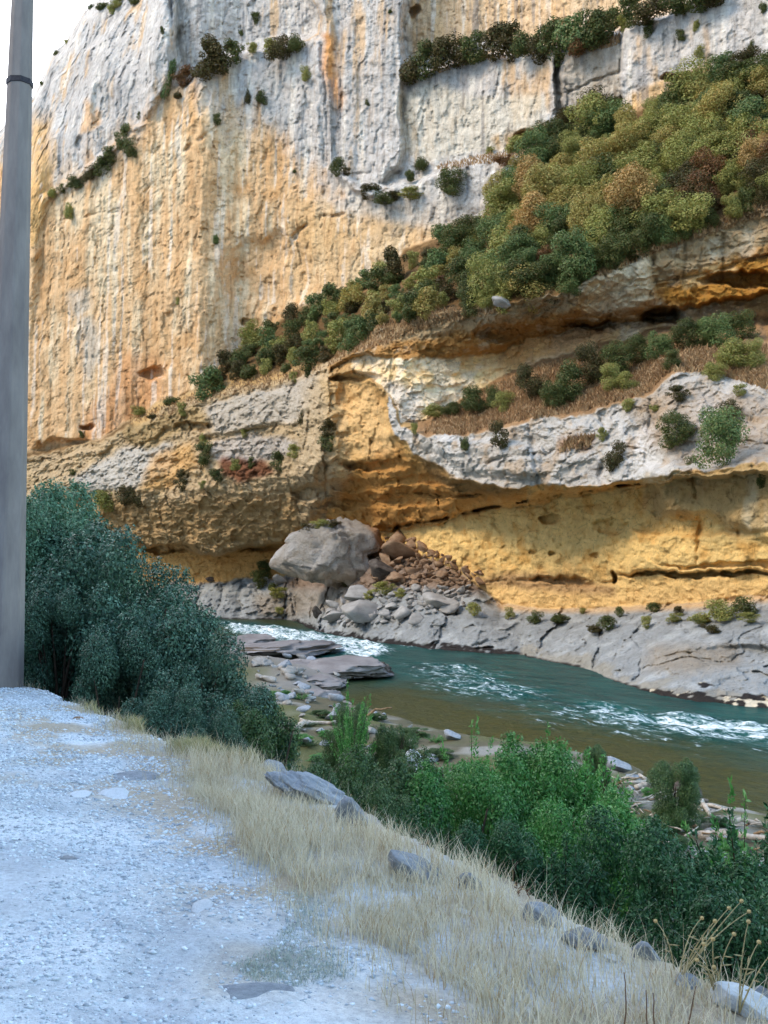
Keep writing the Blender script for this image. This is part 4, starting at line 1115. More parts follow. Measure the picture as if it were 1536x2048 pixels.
# rubble that came down beside it
RUB_A = [(770, 1075), (830, 1078), (880, 1105), (965, 1148), (960, 1165), (890, 1172), (800, 1165), (745, 1150), (750, 1110)]
RUB_B = [(655, 1215), (690, 1195), (740, 1190), (800, 1175), (940, 1172), (935, 1205), (900, 1222), (800, 1245), (700, 1252), (650, 1245)]
rng_ = random.Random(21)
def scatter(poly, n, smin, smax, mat, label, group, **kw):
    xs_ = [p[0] for p in poly]; ys_ = [p[1] for p in poly]
    got = []
    t = 0
    while len(got) < n and t < 8000:
        t += 1
        a, b_ = rng_.uniform(min(xs_), max(xs_)), rng_.uniform(min(ys_), max(ys_))
        if not pin(a, b_, poly): continue
        w_ = smin + (smax - smin) * rng_.random() ** 2.2
        if any(math.hypot(a - c, 1.5 * (b_ - d)) < .36 * (w_ + e_) for c, d, e_ in got): continue
        got.append((a, b_, w_))
    for a, b_, w_ in got:
        rock(a, b_, w_, w_ * rng_.uniform(.55, .8), mat, label, group, rz=rng_.uniform(0, 6.28), tilt=(rng_.uniform(-.3, .3), rng_.uniform(-.3, .3)), **kw)
scatter(RUB_A, 110, 12, 44, R_RED, "angular rusty rock in the rubble heap right of the huge boulder", "rusty rocks of the rubble heap", sub=2)
scatter(RUB_B, 110, 12, 42, R_GREY, "angular grey rock in the rubble heap at the water side of the huge boulder", "grey rocks of the rubble heap", sub=2)
for x_, y_, w_, h_, m_, l_ in [(800, 1100, 76, 40, R_RED, "large smooth rusty rock leaning against the huge boulder"), (878, 1204, 66, 40, R_GREY, "large rounded grey rock in front of the rubble heap"), (715, 1186, 52, 34, R_GREY, "tilted grey slab just below the huge boulder"), (725, 1222, 90, 44, R_GREY, "wide pale grey rock at the water end of the rubble heap"),
        (668, 1232, 46, 24, R_GREY, "small grey rock nearest the river bend in the rubble heap"), (765, 1140, 56, 46, R_WET, "dark broken rock in the shade under the right end of the huge boulder"), (635, 1224, 22, 26, R_WET, "black wet rock standing at the river bend"), (592, 1244, 24, 10, R_WET, "low wet rock in the water at the river bend"),
        (525, 1160, 24, 18, R_GREY, "small grey rock left of the huge boulder"), (560, 1158, 30, 20, R_GREY, "grey rock under the left end of the huge boulder"), (505, 1172, 24, 14, R_GREY, "flat grey rock on the ledge left of the huge boulder"), (420, 1158, 20, 10, R_WET, "small dark rock on the ledge beside the big dark shrubs"), (1002, 606, 40, 26, R_GREY, "pale boulder at the lower edge of the thicket above the lip")]:
    rock(x_, y_, w_, h_, m_, l_, sub=3)

# ------------------------------------------------------------------ slabs at the near side of the rapids
for x_, y_, w_, h_, m_, l_, dp in [(560, 1300, 200, 34, R_SLAB, "long grey slab lying beside the white rapids", 1.6), (690, 1338, 190, 44, R_SLAB, "layered grey slab with a dark wet nose pointing into the river", 1.3), (620, 1362, 150, 30, R_SLAB, "low pale slab just below the dark-nosed slab", 1.5),
        (735, 1340, 100, 32, R_WET, "wet black end of rock at the tip of the slabs", 1.2), (500, 1284, 120, 26, R_SLAB, "grey slab half hidden by the dark shrubs near the rapids", 1.8), (590, 1336, 120, 34, R_SLAB, "tilted grey slab between the long slab and the pale slab", 1.5), (625, 1398, 110, 36, R_SLAB, "white stone bank end below the slabs", 1.6),
        (650, 1425, 60, 30, R_WET, "dark hollow rock under the white stone bank", 1.2), (668, 1412, 70, 18, R_SLAB, "flat white rock capping the dark hollow rock", 1.3)]:
    rock(x_, y_, w_, h_, m_, l_, z=WATER - .1, depth=dp, noun="rock_slab", sub=4, rz=_rs.uniform(-.3, .3), tilt=(0, _rs.uniform(-.06, .06)), sink=.1, cat="rock")
# stones on the near bank
def on_bank(px, py):
    """ground point of the bank seen at a photo pixel"""
    Yq = np.arange(3.0, 90, .08)
    p = at(px, py, Yq)
    hit = np.nonzero(p[:, 2] <= ground(p[:, 0], p[:, 1]))[0]
    if len(hit): return p[hit[0]]
    return on_level(px, py, WATER + .4)
def bank_rock(px, py, w, h, mat, label, group=None, noun="rock", **kw):
    low = kw.pop("low", 0)
    p = on_bank(px, py + h * .3)
    o = rock(px, py, w, h, mat, label, group, Y=float(p[1]), noun=noun, **kw)
    if low:
        o.location = p + np.array((0, 0, -low * o.scale[2])); o.scale[1] = o.scale[2] * 4
    return o
for x_, y_, w_, h_, m_, l_ in [(1237, 1532, 52, 34, R_EDGE, "rounded blue-grey boulder at the water edge beside the driftwood"), (1378, 1582, 62, 46, R_WET, "dark white-flecked rock behind the bush on the driftwood bank"), (1270, 1556, 44, 20, R_EDGE, "flat grey stone just right of the rounded blue-grey boulder"), (1208, 1566, 30, 20, R_EDGE, "small grey stone left of the rounded blue-grey boulder"),
        (905, 1472, 34, 24, R_EDGE, "pale rock at the water edge between the green saplings"), (852, 1548, 48, 34, R_PALE, "pale stone on the bank left of the bright willow"), (838, 1572, 44, 20, R_PALE, "flat pale stone in front of the pale stone on the bank"), (818, 1496, 30, 26, R_WET, "dark cracked stone on the bank gravel"), (832, 1520, 50, 50, R_PALE, "pale stone patch around the dark cracked stone"),
        (768, 1468, 30, 16, R_EDGE, "grey stone under the leaning dead branch"), (672, 1486, 20, 18, R_EDGE, "small upright grey stone near the pale driftwood stick"), (1440, 1590, 60, 22, R_EDGE, "flat blue-grey stone between driftwood and water"), (1395, 1600, 44, 18, R_WET, "low dark stone under the white-flecked rock")]:
    bank_rock(x_, y_, w_, h_, m_, l_, noun="stone" if "stone" in l_ else "rock")
for k in range(170):
    x_, y_ = rng_.choice([(rng_.uniform(600, 900), rng_.uniform(1410, 1560)), (rng_.uniform(1220, 1530), rng_.uniform(1560, 1720)), (rng_.uniform(500, 680), rng_.uniform(1310, 1420))])
    w_ = 8 + 24 * rng_.random() ** 2
    bank_rock(x_, y_, w_, w_ * .6, rng_.choice([R_EDGE, R_GREY]), "small grey stone lying loose on the near river bank", "loose stones of the near bank", noun="stone", sub=2, rz=rng_.uniform(0, 6))

# ------------------------------------------------------------------ stones of the road shoulder
for x_, y_, w_, h_, m_, l_, dp in [(226, 1582, 84, 40, R_PALE, "flat bleached stone lying in the gravel", 1.3), (268, 1550, 90, 26, R_EDGE, "long mauve-grey stone just above the flat bleached stone", .8), (160, 1586, 40, 16, R_PALE, "small pale stone left of the flat bleached stone", 1.2), (157, 1434, 22, 10, R_RED, "little brown stone near the pole", 1),
        (148, 1396, 66, 20, R_PALE, "low pale stone at the gravel edge near the pole", 1), (404, 1810, 40, 24, R_PALE, "small white stone in the middle of the gravel", 1.2), (490, 1980, 190, 26, R_EDGE, "wide flat grey slab set in the gravel", .6), (130, 1714, 54, 12, R_EDGE, "half buried grey stone in the left gravel", 1)]:
    bank_rock(x_, y_, w_, h_, m_, l_, noun="stone", depth=dp, low=.1)
for x_, y_, w_, h_, m_, l_, dp, ty in [(622, 1578, 200, 54, R_EDGE, "long blue-grey rock slab along the shoulder edge below the dark shrubs", .6, .42), (706, 1622, 76, 76, R_EDGE, "blunt grey rock at the lower end of the long shoulder slab", .9, .2), (548, 1530, 56, 22, R_EDGE, "small grey rock at the upper end of the long shoulder slab", .8, .3),
        (830, 1738, 120, 50, R_EDGE, "grey rock in the grass edge below the bright willow", .8, .4), (945, 1760, 66, 42, R_EDGE, "rounded grey rock next down the grass edge", .9, .3), (1084, 1832, 74, 54, R_EDGE, "steep pale rock standing at the grass edge", .8, .3), (1176, 1880, 110, 42, R_EDGE, "flat topped grey rock below the steep pale rock", .8, .3), (1292, 1900, 66, 50, R_EDGE, "dark grey rock at the foot of the dry weeds", .9, .3),
        (1488, 2004, 120, 60, R_PALE, "whitish tilted rock near the thistles", .8, .35), (1530, 1986, 44, 30, R_EDGE, "small grey rock behind the whitish tilted rock", .9, .2), (930, 1824, 24, 12, R_PALE, "tiny pale stone in the dry grass, highest", 1, 0), (1070, 1862, 44, 14, R_PALE, "flat pale stone in the grass under the steep pale rock", 1, 0), (1118, 1926, 30, 16, R_PALE, "pale stone low in the dry grass", 1, 0), (1220, 1916, 26, 16, R_PALE, "pale stone in the grass below the flat topped rock", 1, 0), (1375, 1960, 60, 30, R_EDGE, "grey rock between the dark rock and the thistles", 1, .3)]:
    Yq = np.arange(2.5, 20, .02); q = at(x_, y_ + h_ * .25, Yq)
    iq = int(np.argmax(q[:, 2] <= -.07 * ns(q[:, 0], q[:, 1])[0] + .016 * np.clip(ns(q[:, 0], q[:, 1])[1] - 4, 0, 14) + .02))
    rock(x_, y_ + h_ * .1, w_, h_, m_, l_, Y=float(Yq[iq]), noun="stone" if "stone" in l_ else "rock_slab" if ("slab" in l_[:24] or "flat" in l_[:5]) else "rock", cat="stone" if "stone" in l_ else "rock", depth=dp, sub=4, tilt=(0, ty), seed=_rs.randrange(8))
# ================================================================== CONCRETE POLE
m_conc = plain_mat("weathered concrete", (134, 129, 126), (112, 107, 106), 5, .9, .5, .01, (1, 1, .22))
m_band = plain_mat("dark iron band", (44, 44, 52), (62, 60, 66), 20, .6, .2, .004)
def pole():
    Yp = 14.6
    A, B_ = at(-1, 1392, Yp), at(45, 0, Yp)
    A[2] = gz(A[0], A[1]) - .25
    d = (B_ - A) / (B_[2] - A[2])
    ra, rb = 45 * Yp / F, 21.5 * Yp / F
    top = B_ + d * 2.2
    def ring(z, r, rot=math.pi / 8):
        c = A + d * (z - A[2])
        return [c + np.array((math.cos(rot + k * math.pi / 4) * r, math.sin(rot + k * math.pi / 4) * r, 0)) for k in range(8)]
    rad_ = lambda z: ra + (rb - ra) * (z - A[2]) / (B_[2] - A[2])
    root = empty("concrete_pole", A + np.array((0, 0, .25)))
    tag(root, "tall tapering octagonal concrete pole with a dark ring at the gravel edge", "pole")
    zs = np.linspace(A[2], top[2], 24)
    V, Fs = [], []
    # small chamfers keep the eight arrises soft
    for z_ in zs:
        r_ = rad_(z_); c = A + d * (z_ - A[2])
        for k in range(8):
            for q in (-.06, .06):
                an = math.pi / 8 + k * math.pi / 4 + q
                V.append(c + np.array((math.cos(an) * r_, math.sin(an) * r_, 0)))
    for i in range(len(zs) - 1):
        for k in range(16):
            k2 = (k + 1) % 16
            Fs.append((i * 16 + k, i * 16 + k2, (i + 1) * 16 + k2, (i + 1) * 16 + k))
    Fs.append(tuple((len(zs) - 1) * 16 + k for k in range(16)))
    sh_ = mesh_np("shaft", np.array(V) - np.array(root.location), Fs, m_conc, root, smooth_shade=False)
    zb = at(36, 167, Yp)[2]
    mb = MB()
    V, Fs = [], []
    for z_, e_ in ((zb - .045, .004), (zb - .04, .018), (zb + .04, .018), (zb + .045, .004)):
        V += [v for v in ring(z_, rad_(z_) + e_)]
    for i in range(3):
        for k in range(8):
            k2 = (k + 1) % 8
            Fs.append((i * 8 + k, i * 8 + k2, (i + 1) * 8 + k2, (i + 1) * 8 + k))
    mesh_np("band", np.array(V) - np.array(root.location), Fs, m_band, root, smooth_shade=False)
pole()

# ================================================================== NEAR SHRUBS
L_DARK = plant_mat("evergreen leaves", (36, 66, 52), (78, 116, 92), (112, 146, 122), .45, .15)
L_SUNLIT = plant_mat("sunlit evergreen leaves", (58, 96, 72), (92, 132, 100), (120, 156, 124), .45, .2)  # evergreen leaves again, sunlight put into the lighter greens
L_MID = plant_mat("mid green leaves", (46, 76, 44), (78, 110, 62), (106, 128, 78), .5, .2)
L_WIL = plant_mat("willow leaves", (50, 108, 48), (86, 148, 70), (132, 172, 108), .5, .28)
L_WILD = plant_mat("shaded willow leaves", (28, 66, 40), (54, 100, 58), (86, 128, 86), .5, .25)  # same willow leaves, their shade put into darker greens
m_stem = plain_mat("willow stem", (70, 58, 44), (44, 36, 28), 14)
def bush_mesh(seed, n, size, blobs_n=34):
    rng = np.random.default_rng(seed)
    blobs = []
    for k in range(blobs_n):
        a = rng.uniform(0, 2 * math.pi); h = rng.uniform(.05, .88)
        rr = .38 * math.sqrt(max(.15, 1 - ((h - .38) / .62) ** 2)) * rng.uniform(.55, 1.05)
        blobs.append(((rr * math.cos(a), rr * math.sin(a), h), rng.uniform(.07, .15)))
    P, d = blob_points(blobs, n, rng, .5)
    # shoots that break the outline
    ns_ = n // 6; k = rng.integers(0, len(blobs), ns_ // 14)
    Q_, D_ = [], []
    for j in k:
        c, r_ = np.array(blobs[j][0]), blobs[j][1]
        u_ = c - np.array((0, 0, .3)); u_ = u_ / np.linalg.norm(u_) + .5 * rng.normal(size=3) + np.array((0, 0, .5)); u_ /= np.linalg.norm(u_)
        t_ = rng.random(14)[:, None]
        Q_.append(c + u_ * (r_ * .8 + t_ * .06) + rng.normal(size=(14, 3)) * .006); D_.append(np.tile(u_, (14, 1)))
    P = np.concatenate([P] + Q_); d = np.concatenate([d] + D_)
    P[:, 2] = np.abs(P[:, 2])
    N = d + .55 * rng.normal(size=P.shape) + np.array([0, 0, .4])
    return leaves_at(P, N, size, rng, .5)
def stems_mesh(seed, n, spread, r0=.02):
    rng = random.Random(seed); mb = MB()
    for k in range(n):
        a = rng.uniform(0, 6.28); s_ = spread * rng.uniform(.3, 1); h = rng.uniform(.5, .85)
        pts = [(0.04 * math.cos(a), .04 * math.sin(a), 0), (s_ * .4 * math.cos(a), s_ * .4 * math.sin(a), h * .45), (s_ * math.cos(a + .3), s_ * math.sin(a + .3), h)]
        mb.tube(pts, [r0, r0 * .7, r0 * .25], 5)
    return mb
DENSE = [bush_mesh(400 + k, 62000, .0175) for k in range(3)]
STEMS = [stems_mesh(440 + k, 9, .3) for k in range(2)]
def willow_mesh(seed, twigs, per, size, spread=.5, upright=.6):
    """leafy rods fanning out of one stool: leaves, and the rods themselves"""
    rng = np.random.default_rng(seed)
    P, A_, mb = [], [], MB()
    for k in range(twigs):
        a = rng.uniform(0, 2 * math.pi); q = rng.uniform(0, 1) ** .6
        L = rng.uniform(.55, 1.0) * (1 - .25 * q * (1 - upright))
        base = np.array((.1 * math.cos(a) * rng.random(), .1 * math.sin(a) * rng.random(), 0))
        end = np.array((spread * q * math.cos(a), spread * q * math.sin(a), L * math.sqrt(max(.12, 1 - (q * .8) ** 2))))
        ctrl = base + (end - base) * np.array((.3, .3, .65))
        t = np.linspace(0, 1, 7)[:, None]
        cur = (1 - t) ** 2 * base + 2 * t * (1 - t) * ctrl + t ** 2 * end
        if k % 3 == 0: mb.tube(cur, np.linspace(.0075, .0015, 7), 4, False)
        tt = rng.uniform(.28, 1.02, per)[:, None]
        pos = (1 - tt) ** 2 * base + 2 * tt * (1 - tt) * ctrl + tt ** 2 * end
        tan = 2 * (1 - tt) * (ctrl - base) + 2 * tt * (end - ctrl); tan /= np.linalg.norm(tan, axis=1, keepdims=True)
        side = unit(rng, per)
        P.append(pos + side * (size * .55 + .035 * rng.random((per, 1)) * (1.1 - tt))); A_.append(tan * .7 + side)
    P = np.concatenate(P); A_ = np.concatenate(A_)
    P[:, 2] = np.abs(P[:, 2])
    N = unit(rng, len(P)) + np.array((0, 0, .8))
    return leaves_at(P, N, size, rng, .36, .2, along=A_), mb
WILL = [willow_mesh(460 + k, 170, 260, .024) for k in range(3)]
SAPL = [willow_mesh(480 + k, 34, 170, .03, .5, .8) for k in range(2)]
_np = {}
def near_plant(kind, px, ptop, w, Y, mat, label, group=None, noun="bush", base_z=None, vi=0, hmin=.6):
    """a shrub Y metres ahead whose crown tops out at photo pixel (px, ptop); it stands on the ground below"""
    t = at(px, ptop, Y)
    z0 = (gz(t[0], t[1]) - .05) if base_z is None else base_z
    H = max(hmin, t[2] - z0); W = w * Y / F
    if noun == "sapling": W = max(W, .5 * H)
    if noun == "bush": W = max(W * (1.35 if kind == "willow" else 1.0), (.85 if kind == "willow" else .72) * H)
    root = empty(noun, (t[0], t[1], z0), _rs.uniform(0, 6.28))
    tag(root, label, noun.split("_")[-1], group)
    key = (kind, vi, mat.name)
    if key not in _np:
        if kind == "dense":
            V, Fc, tn = DENSE[vi]; sm = STEMS[vi % 2]
        else:
            (V, Fc, tn), sm = (WILL if kind == "willow" else SAPL)[vi]
        fo = mesh_np("foliage", V, Fc, mat, root, False, {"tint": tn})
        so = sm.build("stem", m_stem if kind != "dense" else m_bark, root)
        _np[key] = (fo, so)
    else:
        fo, so = [q.copy() for q in _np[key]]
        for q in (fo, so):
            COL.objects.link(q); q.parent = root
    for q in (fo, so):
        q.scale = (W, W, H)
    return root
G1 = "dark evergreen shrubs below the pole"
near_plant("dense", 60, 925, 190, 19.5, L_SUNLIT, "pale green shrub right behind the concrete pole", G1, vi=0)
near_plant("dense", 150, 1035, 230, 18.5, L_DARK, "blue-green evergreen shrub second from the pole, behind the others", G1, vi=1)
near_plant("dense", 235, 1062, 230, 17.2, L_DARK, "tall blue-green evergreen shrub in the middle of the dark clump", G1, vi=2)
near_plant("dense", 275, 1135, 220, 16.2, L_DARK, "broad blue-green evergreen shrub right of the tallest in the dark clump", G1, vi=0)
near_plant("dense", 335, 1195, 210, 15.5, L_DARK, "evergreen shrub whose crown overlaps the ledge across the river", G1, vi=1)
near_plant("dense", 392, 1275, 190, 14.6, L_DARK, "evergreen shrub overlapping the upstream water", G1, vi=2)
near_plant("dense", 455, 1345, 170, 13.8, L_DARK, "evergreen shrub overlapping the grey slabs", G1, vi=0)
near_plant("dense", 120, 1175, 220, 16.0, L_DARK, "dark evergreen shrub low beside the pole foot", G1, vi=2)
near_plant("dense", 240, 1255, 230, 14.4, L_DARK, "dark evergreen shrub at the gravel edge in front of the clump", G1, vi=1)
near_plant("dense", 330, 1350, 190, 13.2, L_DARK, "dark evergreen shrub leaning over the dry grass edge", G1, vi=0)
near_plant("dense", 515, 1395, 120, 13.4, L_MID, "mid green shrub at the lower right end of the dark clump", G1, vi=1)
near_plant("dense", 420, 1420, 150, 12.4, L_DARK, "dark evergreen shrub just above the long shoulder slab", G1, vi=2)
near_plant("dense", 600, 1500, 110, 12.2, L_MID, "low mid green shrub behind the long shoulder slab", G1, vi=0)
near_plant("dense", 30, 1000, 200, 18.0, L_SUNLIT, "pale green shrub hidden half by the concrete pole", G1, vi=1)

G2 = "green willows on the near bank"
near_plant("dense", 1020, 1450, 330, 15.5, L_WIL, "largest bright green willow in the middle of the near bank", G2, vi=0)
near_plant("dense", 905, 1520, 240, 14.0, L_WIL, "bright green willow left of the largest one", G2, vi=1)
near_plant("willow", 1130, 1470, 260, 15.8, L_WIL, "bright green willow right of the largest one", G2, vi=2)
near_plant("dense", 1170, 1560, 260, 13.5, L_WIL, "bright green willow in front of the driftwood", G2, vi=0)
near_plant("dense", 770, 1500, 150, 14.5, L_MID, "dark green bush between long shoulder slab and bright willows", None, vi=2)
near_plant("dense", 720, 1560, 120, 12.6, L_MID, "dark green bush beside the blunt grey rock", None, vi=1)
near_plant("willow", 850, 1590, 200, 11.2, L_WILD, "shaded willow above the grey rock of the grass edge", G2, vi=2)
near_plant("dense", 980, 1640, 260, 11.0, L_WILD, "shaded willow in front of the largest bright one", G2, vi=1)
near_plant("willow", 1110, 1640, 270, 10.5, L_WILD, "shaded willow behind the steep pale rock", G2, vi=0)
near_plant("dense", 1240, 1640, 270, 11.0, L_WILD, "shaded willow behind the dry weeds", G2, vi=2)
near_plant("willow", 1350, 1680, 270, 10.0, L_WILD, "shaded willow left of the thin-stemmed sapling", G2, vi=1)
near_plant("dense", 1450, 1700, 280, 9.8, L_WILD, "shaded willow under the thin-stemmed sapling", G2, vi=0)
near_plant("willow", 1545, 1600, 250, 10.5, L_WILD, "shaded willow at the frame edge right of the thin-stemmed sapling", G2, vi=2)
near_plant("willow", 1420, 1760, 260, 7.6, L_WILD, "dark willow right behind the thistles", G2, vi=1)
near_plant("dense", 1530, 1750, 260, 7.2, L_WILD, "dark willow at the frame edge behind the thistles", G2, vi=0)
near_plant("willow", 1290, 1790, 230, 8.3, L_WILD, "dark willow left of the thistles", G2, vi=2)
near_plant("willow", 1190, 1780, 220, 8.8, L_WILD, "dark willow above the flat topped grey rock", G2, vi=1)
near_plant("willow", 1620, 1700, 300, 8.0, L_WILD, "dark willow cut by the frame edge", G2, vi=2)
G3 = "slender saplings at the water edge"
near_plant("sapling", 935, 1395, 150, 19, L_WIL, "slender bright sapling rising in front of the brown shallows", G3, noun="sapling", vi=0)
near_plant("sapling", 1110, 1425, 170, 17, L_WIL, "slender bright sapling with tufted tips behind the bright willow", G3, noun="sapling", vi=1)
near_plant("sapling", 1480, 1490, 170, 13.5, L_WIL, "thin-stemmed sapling standing over the driftwood", G3, noun="sapling", vi=0)
near_plant("sapling", 702, 1350, 90, 27, L_WIL, "small bright sapling below the dark-nosed slab", G3, noun="sapling", vi=1)
near_plant("dense", 1350, 1508, 130, 24, L_MID, "round bush with brown stems on the driftwood bank", None, vi=0)
near_plant("dense", 1195, 1490, 90, 27, L_MID, "small round bush left of the rounded blue-grey boulder", None, vi=1)
near_plant("sapling", 1240, 1550, 60, 22, L_MID, "small shrub just in front of the rounded blue-grey boulder", None, noun="bush", vi=1)
near_plant("dense", 700, 1405, 110, 29, L_MID, "green bush on the bank beside the leaning dead branch", None, vi=2)
near_plant("dense", 790, 1440, 60, 27, L_MID, "small dark green bush right of the leaning dead branch", None, vi=0)
for k, (x_, y_, w_) in enumerate([(560, 1380, 60), (700, 1440, 60), (750, 1425, 50), (800, 1415, 60), (850, 1430, 60), (910, 1450, 60), (600, 1470, 60), (660, 1500, 70), (760, 1540, 70), (820, 1470, 60), (880, 1540, 70), (1210, 1600, 60), (1300, 1580, 40), (1440, 1570, 50), (1480, 1720, 70), (1260, 1680, 70), (940, 1530, 80), (800, 1530, 70), (860, 1590, 80), (620, 1480, 60), (720, 1520, 70), (1270, 1600, 50), (1330, 1650, 60), (1380, 1655, 60), (1470, 1690, 70), (1290, 1690, 80), (1350, 1680, 70), (1420, 1700, 80), (640, 1420, 60), (610, 1440, 70), (660, 1460, 60), (730, 1445, 60), (830, 1455, 70), (870, 1470, 60), (700, 1500, 70), (760, 1490, 60), (650, 1510, 80), (690, 1535, 80), (880, 1500, 70), (600, 1385, 60), (1300, 1640, 60), (1400, 1630, 70), (1250, 1640, 70), (1500, 1600, 60), (1440, 1640, 50), (1525, 1560, 50)]):
    p = on_bank(x_, y_ + 14)
    near_plant("sapling" if k % 2 else "dense", x_, y_, w_, float(p[1]), L_MID if k % 3 else L_WIL, "low leafy weed clump on the stony near bank", "weed clumps on the near bank", noun="weed_clump", vi=k % 2, hmin=.3)
# ================================================================== DRIFTWOOD
m_drift = plain_mat("bleached driftwood", (186, 178, 166), (140, 130, 118), 10, .9, .5, .02, (1, 1, 1))
m_branch = plain_mat("dead branch", (150, 126, 98), (108, 86, 64), 10)
def stick(pts, r, mat, label, group=None, noun="driftwood", cat="driftwood"):
    mb = MB()
    c = np.mean([np.array(p) for p in pts], 0)
    P = [np.array(p) - c for p in pts]
    # bend and taper
    Q_ = []
    for i in range(len(P) - 1):
        for t in np.linspace(0, 1, 5)[:-1]:
            Q_.append(P[i] * (1 - t) + P[i + 1] * t + np.array([rng_.gauss(0, r * .35) for _ in range(3)]))
    Q_.append(P[-1])
    mb.tube(Q_, list(np.linspace(r, r * .45, len(Q_))), 6)
    o = mb.build(noun, mat)
    o.location = c
    tag(o, label, cat, group)
    return o
def bank_pt(px, py, lift=.08):
    p = on_bank(px, py); return p + np.array((0, 0, lift))
stick([bank_pt(588, 1462), bank_pt(612, 1450), bank_pt(700, 1452)], .13, m_drift, "pale driftwood log lying across the bank near the dark shrubs")
stick([bank_pt(600, 1444), bank_pt(646, 1452)], .09, m_drift, "short pale driftwood piece just above the pale log")
a_, b_ = bank_pt(668, 1472, .1), bank_pt(668, 1472, .1)
p1 = on_bank(670, 1470); y1_ = float(p1[1])
stick([at(668, 1474, y1_), at(722, 1440, y1_ - .3), at(752, 1420, y1_ - .4), at(784, 1416, y1_ - .5)], .07, m_branch, "long dead branch leaning up over the shallows", None, "dead_branch", "branch")
for k, (x0_, y0_, x1_, y1b) in enumerate([(722, 1446, 738, 1486), (724, 1446, 728, 1482), (724, 1446, 714, 1490)]):
    stick([at(x0_, y0_, y1_ - .3), at((x0_ + x1_) / 2 + 3, (y0_ + y1b) / 2, y1_ - .5), at(x1_, y1b, y1_ - .6)], .035, m_branch, ["forked dead twig hanging right of the leaning branch", "straight dead twig hanging from the leaning branch", "dead twig hanging left of the leaning branch"][k], None, "dead_branch", "branch")
for x0_, y0_, x1_, y1b, r_, l_ in [(1402, 1676, 1536, 1690, .13, "long bleached driftwood log nearest the shaded willows"), (1296, 1640, 1400, 1648, .11, "driftwood log in front of the round bush"), (1270, 1566, 1300, 1570, .12, "short pale driftwood block by the flat grey stone"), (1272, 1580, 1310, 1582, .1, "short pale driftwood piece below the pale block"),
        (1400, 1612, 1420, 1640, .1, "bright barkless log propped under the round bush"), (1345, 1602, 1362, 1636, .08, "pale log slanting at the round bush foot"), (1440, 1650, 1530, 1656, .09, "driftwood log between the sapling and the water"), (1400, 1618, 1460, 1632, .07, "slim driftwood log pointing at the sapling")]:
    stick([bank_pt(x0_, y0_), bank_pt((x0_ + x1_) / 2, (y0_ + y1b) / 2, .16), bank_pt(x1_, y1b)], r_, m_drift, l_)
for k in range(75):
    x_, y_ = rng_.uniform(1225, 1545), rng_.uniform(1565, 1705)
    if rng_.random() < .3: x_, y_ = rng_.uniform(1228, 1320), rng_.uniform(1565, 1625)
    dx, dy = rng_.uniform(15, 50) * rng_.choice((-1, 1)), rng_.uniform(-9, 9)
    stick([bank_pt(x_, y_, rng_.uniform(.03, .2)), bank_pt(x_ + dx, y_ + dy, rng_.uniform(.03, .3))], rng_.uniform(.018, .05), m_drift if rng_.random() < .7 else m_branch, "thin bleached stick strewn on the driftwood bank", "sticks of the driftwood bank", "driftwood")

# ================================================================== DRY GRASS, GRAVEL, WEEDS OF THE SHOULDER
def blades(P, H, W, lean, rng, tintv):
    """curved three-step blades; P (n,3), H, W (n,)"""
    n = len(P)
    a = rng.uniform(0, 2 * math.pi, n); dirv = np.stack([np.cos(a), np.sin(a), np.zeros(n)], -1)
    f = a + math.pi / 2 + rng.normal(0, .5, n); side = np.stack([np.cos(f), np.sin(f), np.zeros(n)], -1)
    V = np.empty((n, 7, 3))
    for i, (t, wd) in enumerate(((0, 1), (.4, .8), (.75, .5))):
        c = P + dirv * (lean * H * t * t)[:, None] + np.array((0, 0, 1)) * (H * t * (1 - .25 * lean * t))[:, None]
        V[:, 2 * i] = c - side * (W * wd)[:, None]; V[:, 2 * i + 1] = c + side * (W * wd)[:, None]
    V[:, 6] = P + dirv * (lean * H)[:, None] + np.array((0, 0, 1)) * (H * (1 - .25 * lean))[:, None]
    b0 = np.arange(n)[:, None] * 7
    Q1 = b0 + np.array((0, 1, 3, 2)); Q2 = b0 + np.array((2, 3, 5, 4)); Q3 = b0 + np.array((4, 5, 6, 6))
    tint = np.repeat(tintv, 7, 0)
    Fc = np.concatenate([Q1, Q2]);
    T3 = b0 + np.array((4, 5, 6))
    return V.reshape(-1, 3), Fc, T3, tint
def grass_obj(name, P, H, W, lean, rng, mat, tintv, label):
    V, Fq, Ft, tint = blades(P, H, W, lean, rng, tintv)
    Vt = V[Ft.reshape(-1)]                              # tips as quads folded to a point keep one face size
    Fq2 = np.concatenate([Fq, np.stack([Ft[:, 0], Ft[:, 1], Ft[:, 2], Ft[:, 2]], -1)])
    faces = [tuple(f) for f in Fq.tolist()] + [tuple(f) for f in Ft.tolist()]
    o = mesh_np(name, V, faces, mat, None, False, {"tint": tint})
    tag(o, label, "grass", kind="stuff")
    return o
G_DRY = plant_mat("dry grass", (190, 180, 154), (226, 218, 194), (176, 154, 120), .8, .3)
G_GREEN = plant_mat("grey green herb", (140, 154, 148), (172, 184, 172), (186, 180, 156), .8, .25)
GRASS = [(395, 1490), (470, 1515), (530, 1540), (640, 1600), (740, 1665), (850, 1735), (1000, 1800), (1100, 1850), (1250, 1905), (1400, 1975), (1560, 2060), (1560, 2120), (990, 2120), (960, 2040), (860, 1950), (730, 1880), (650, 1800), (560, 1745), (480, 1660), (400, 1590), (350, 1510), (340, 1480)]
THIN = [(40, 1335), (100, 1360), (200, 1405), (330, 1465), (540, 1530), (760, 1660), (1100, 1840), (1400, 1965), (1560, 2040), (1560, 2140), (900, 2140), (640, 1900), (500, 1770), (380, 1620), (280, 1500), (160, 1420), (40, 1362)]
rg = np.random.default_rng(77)
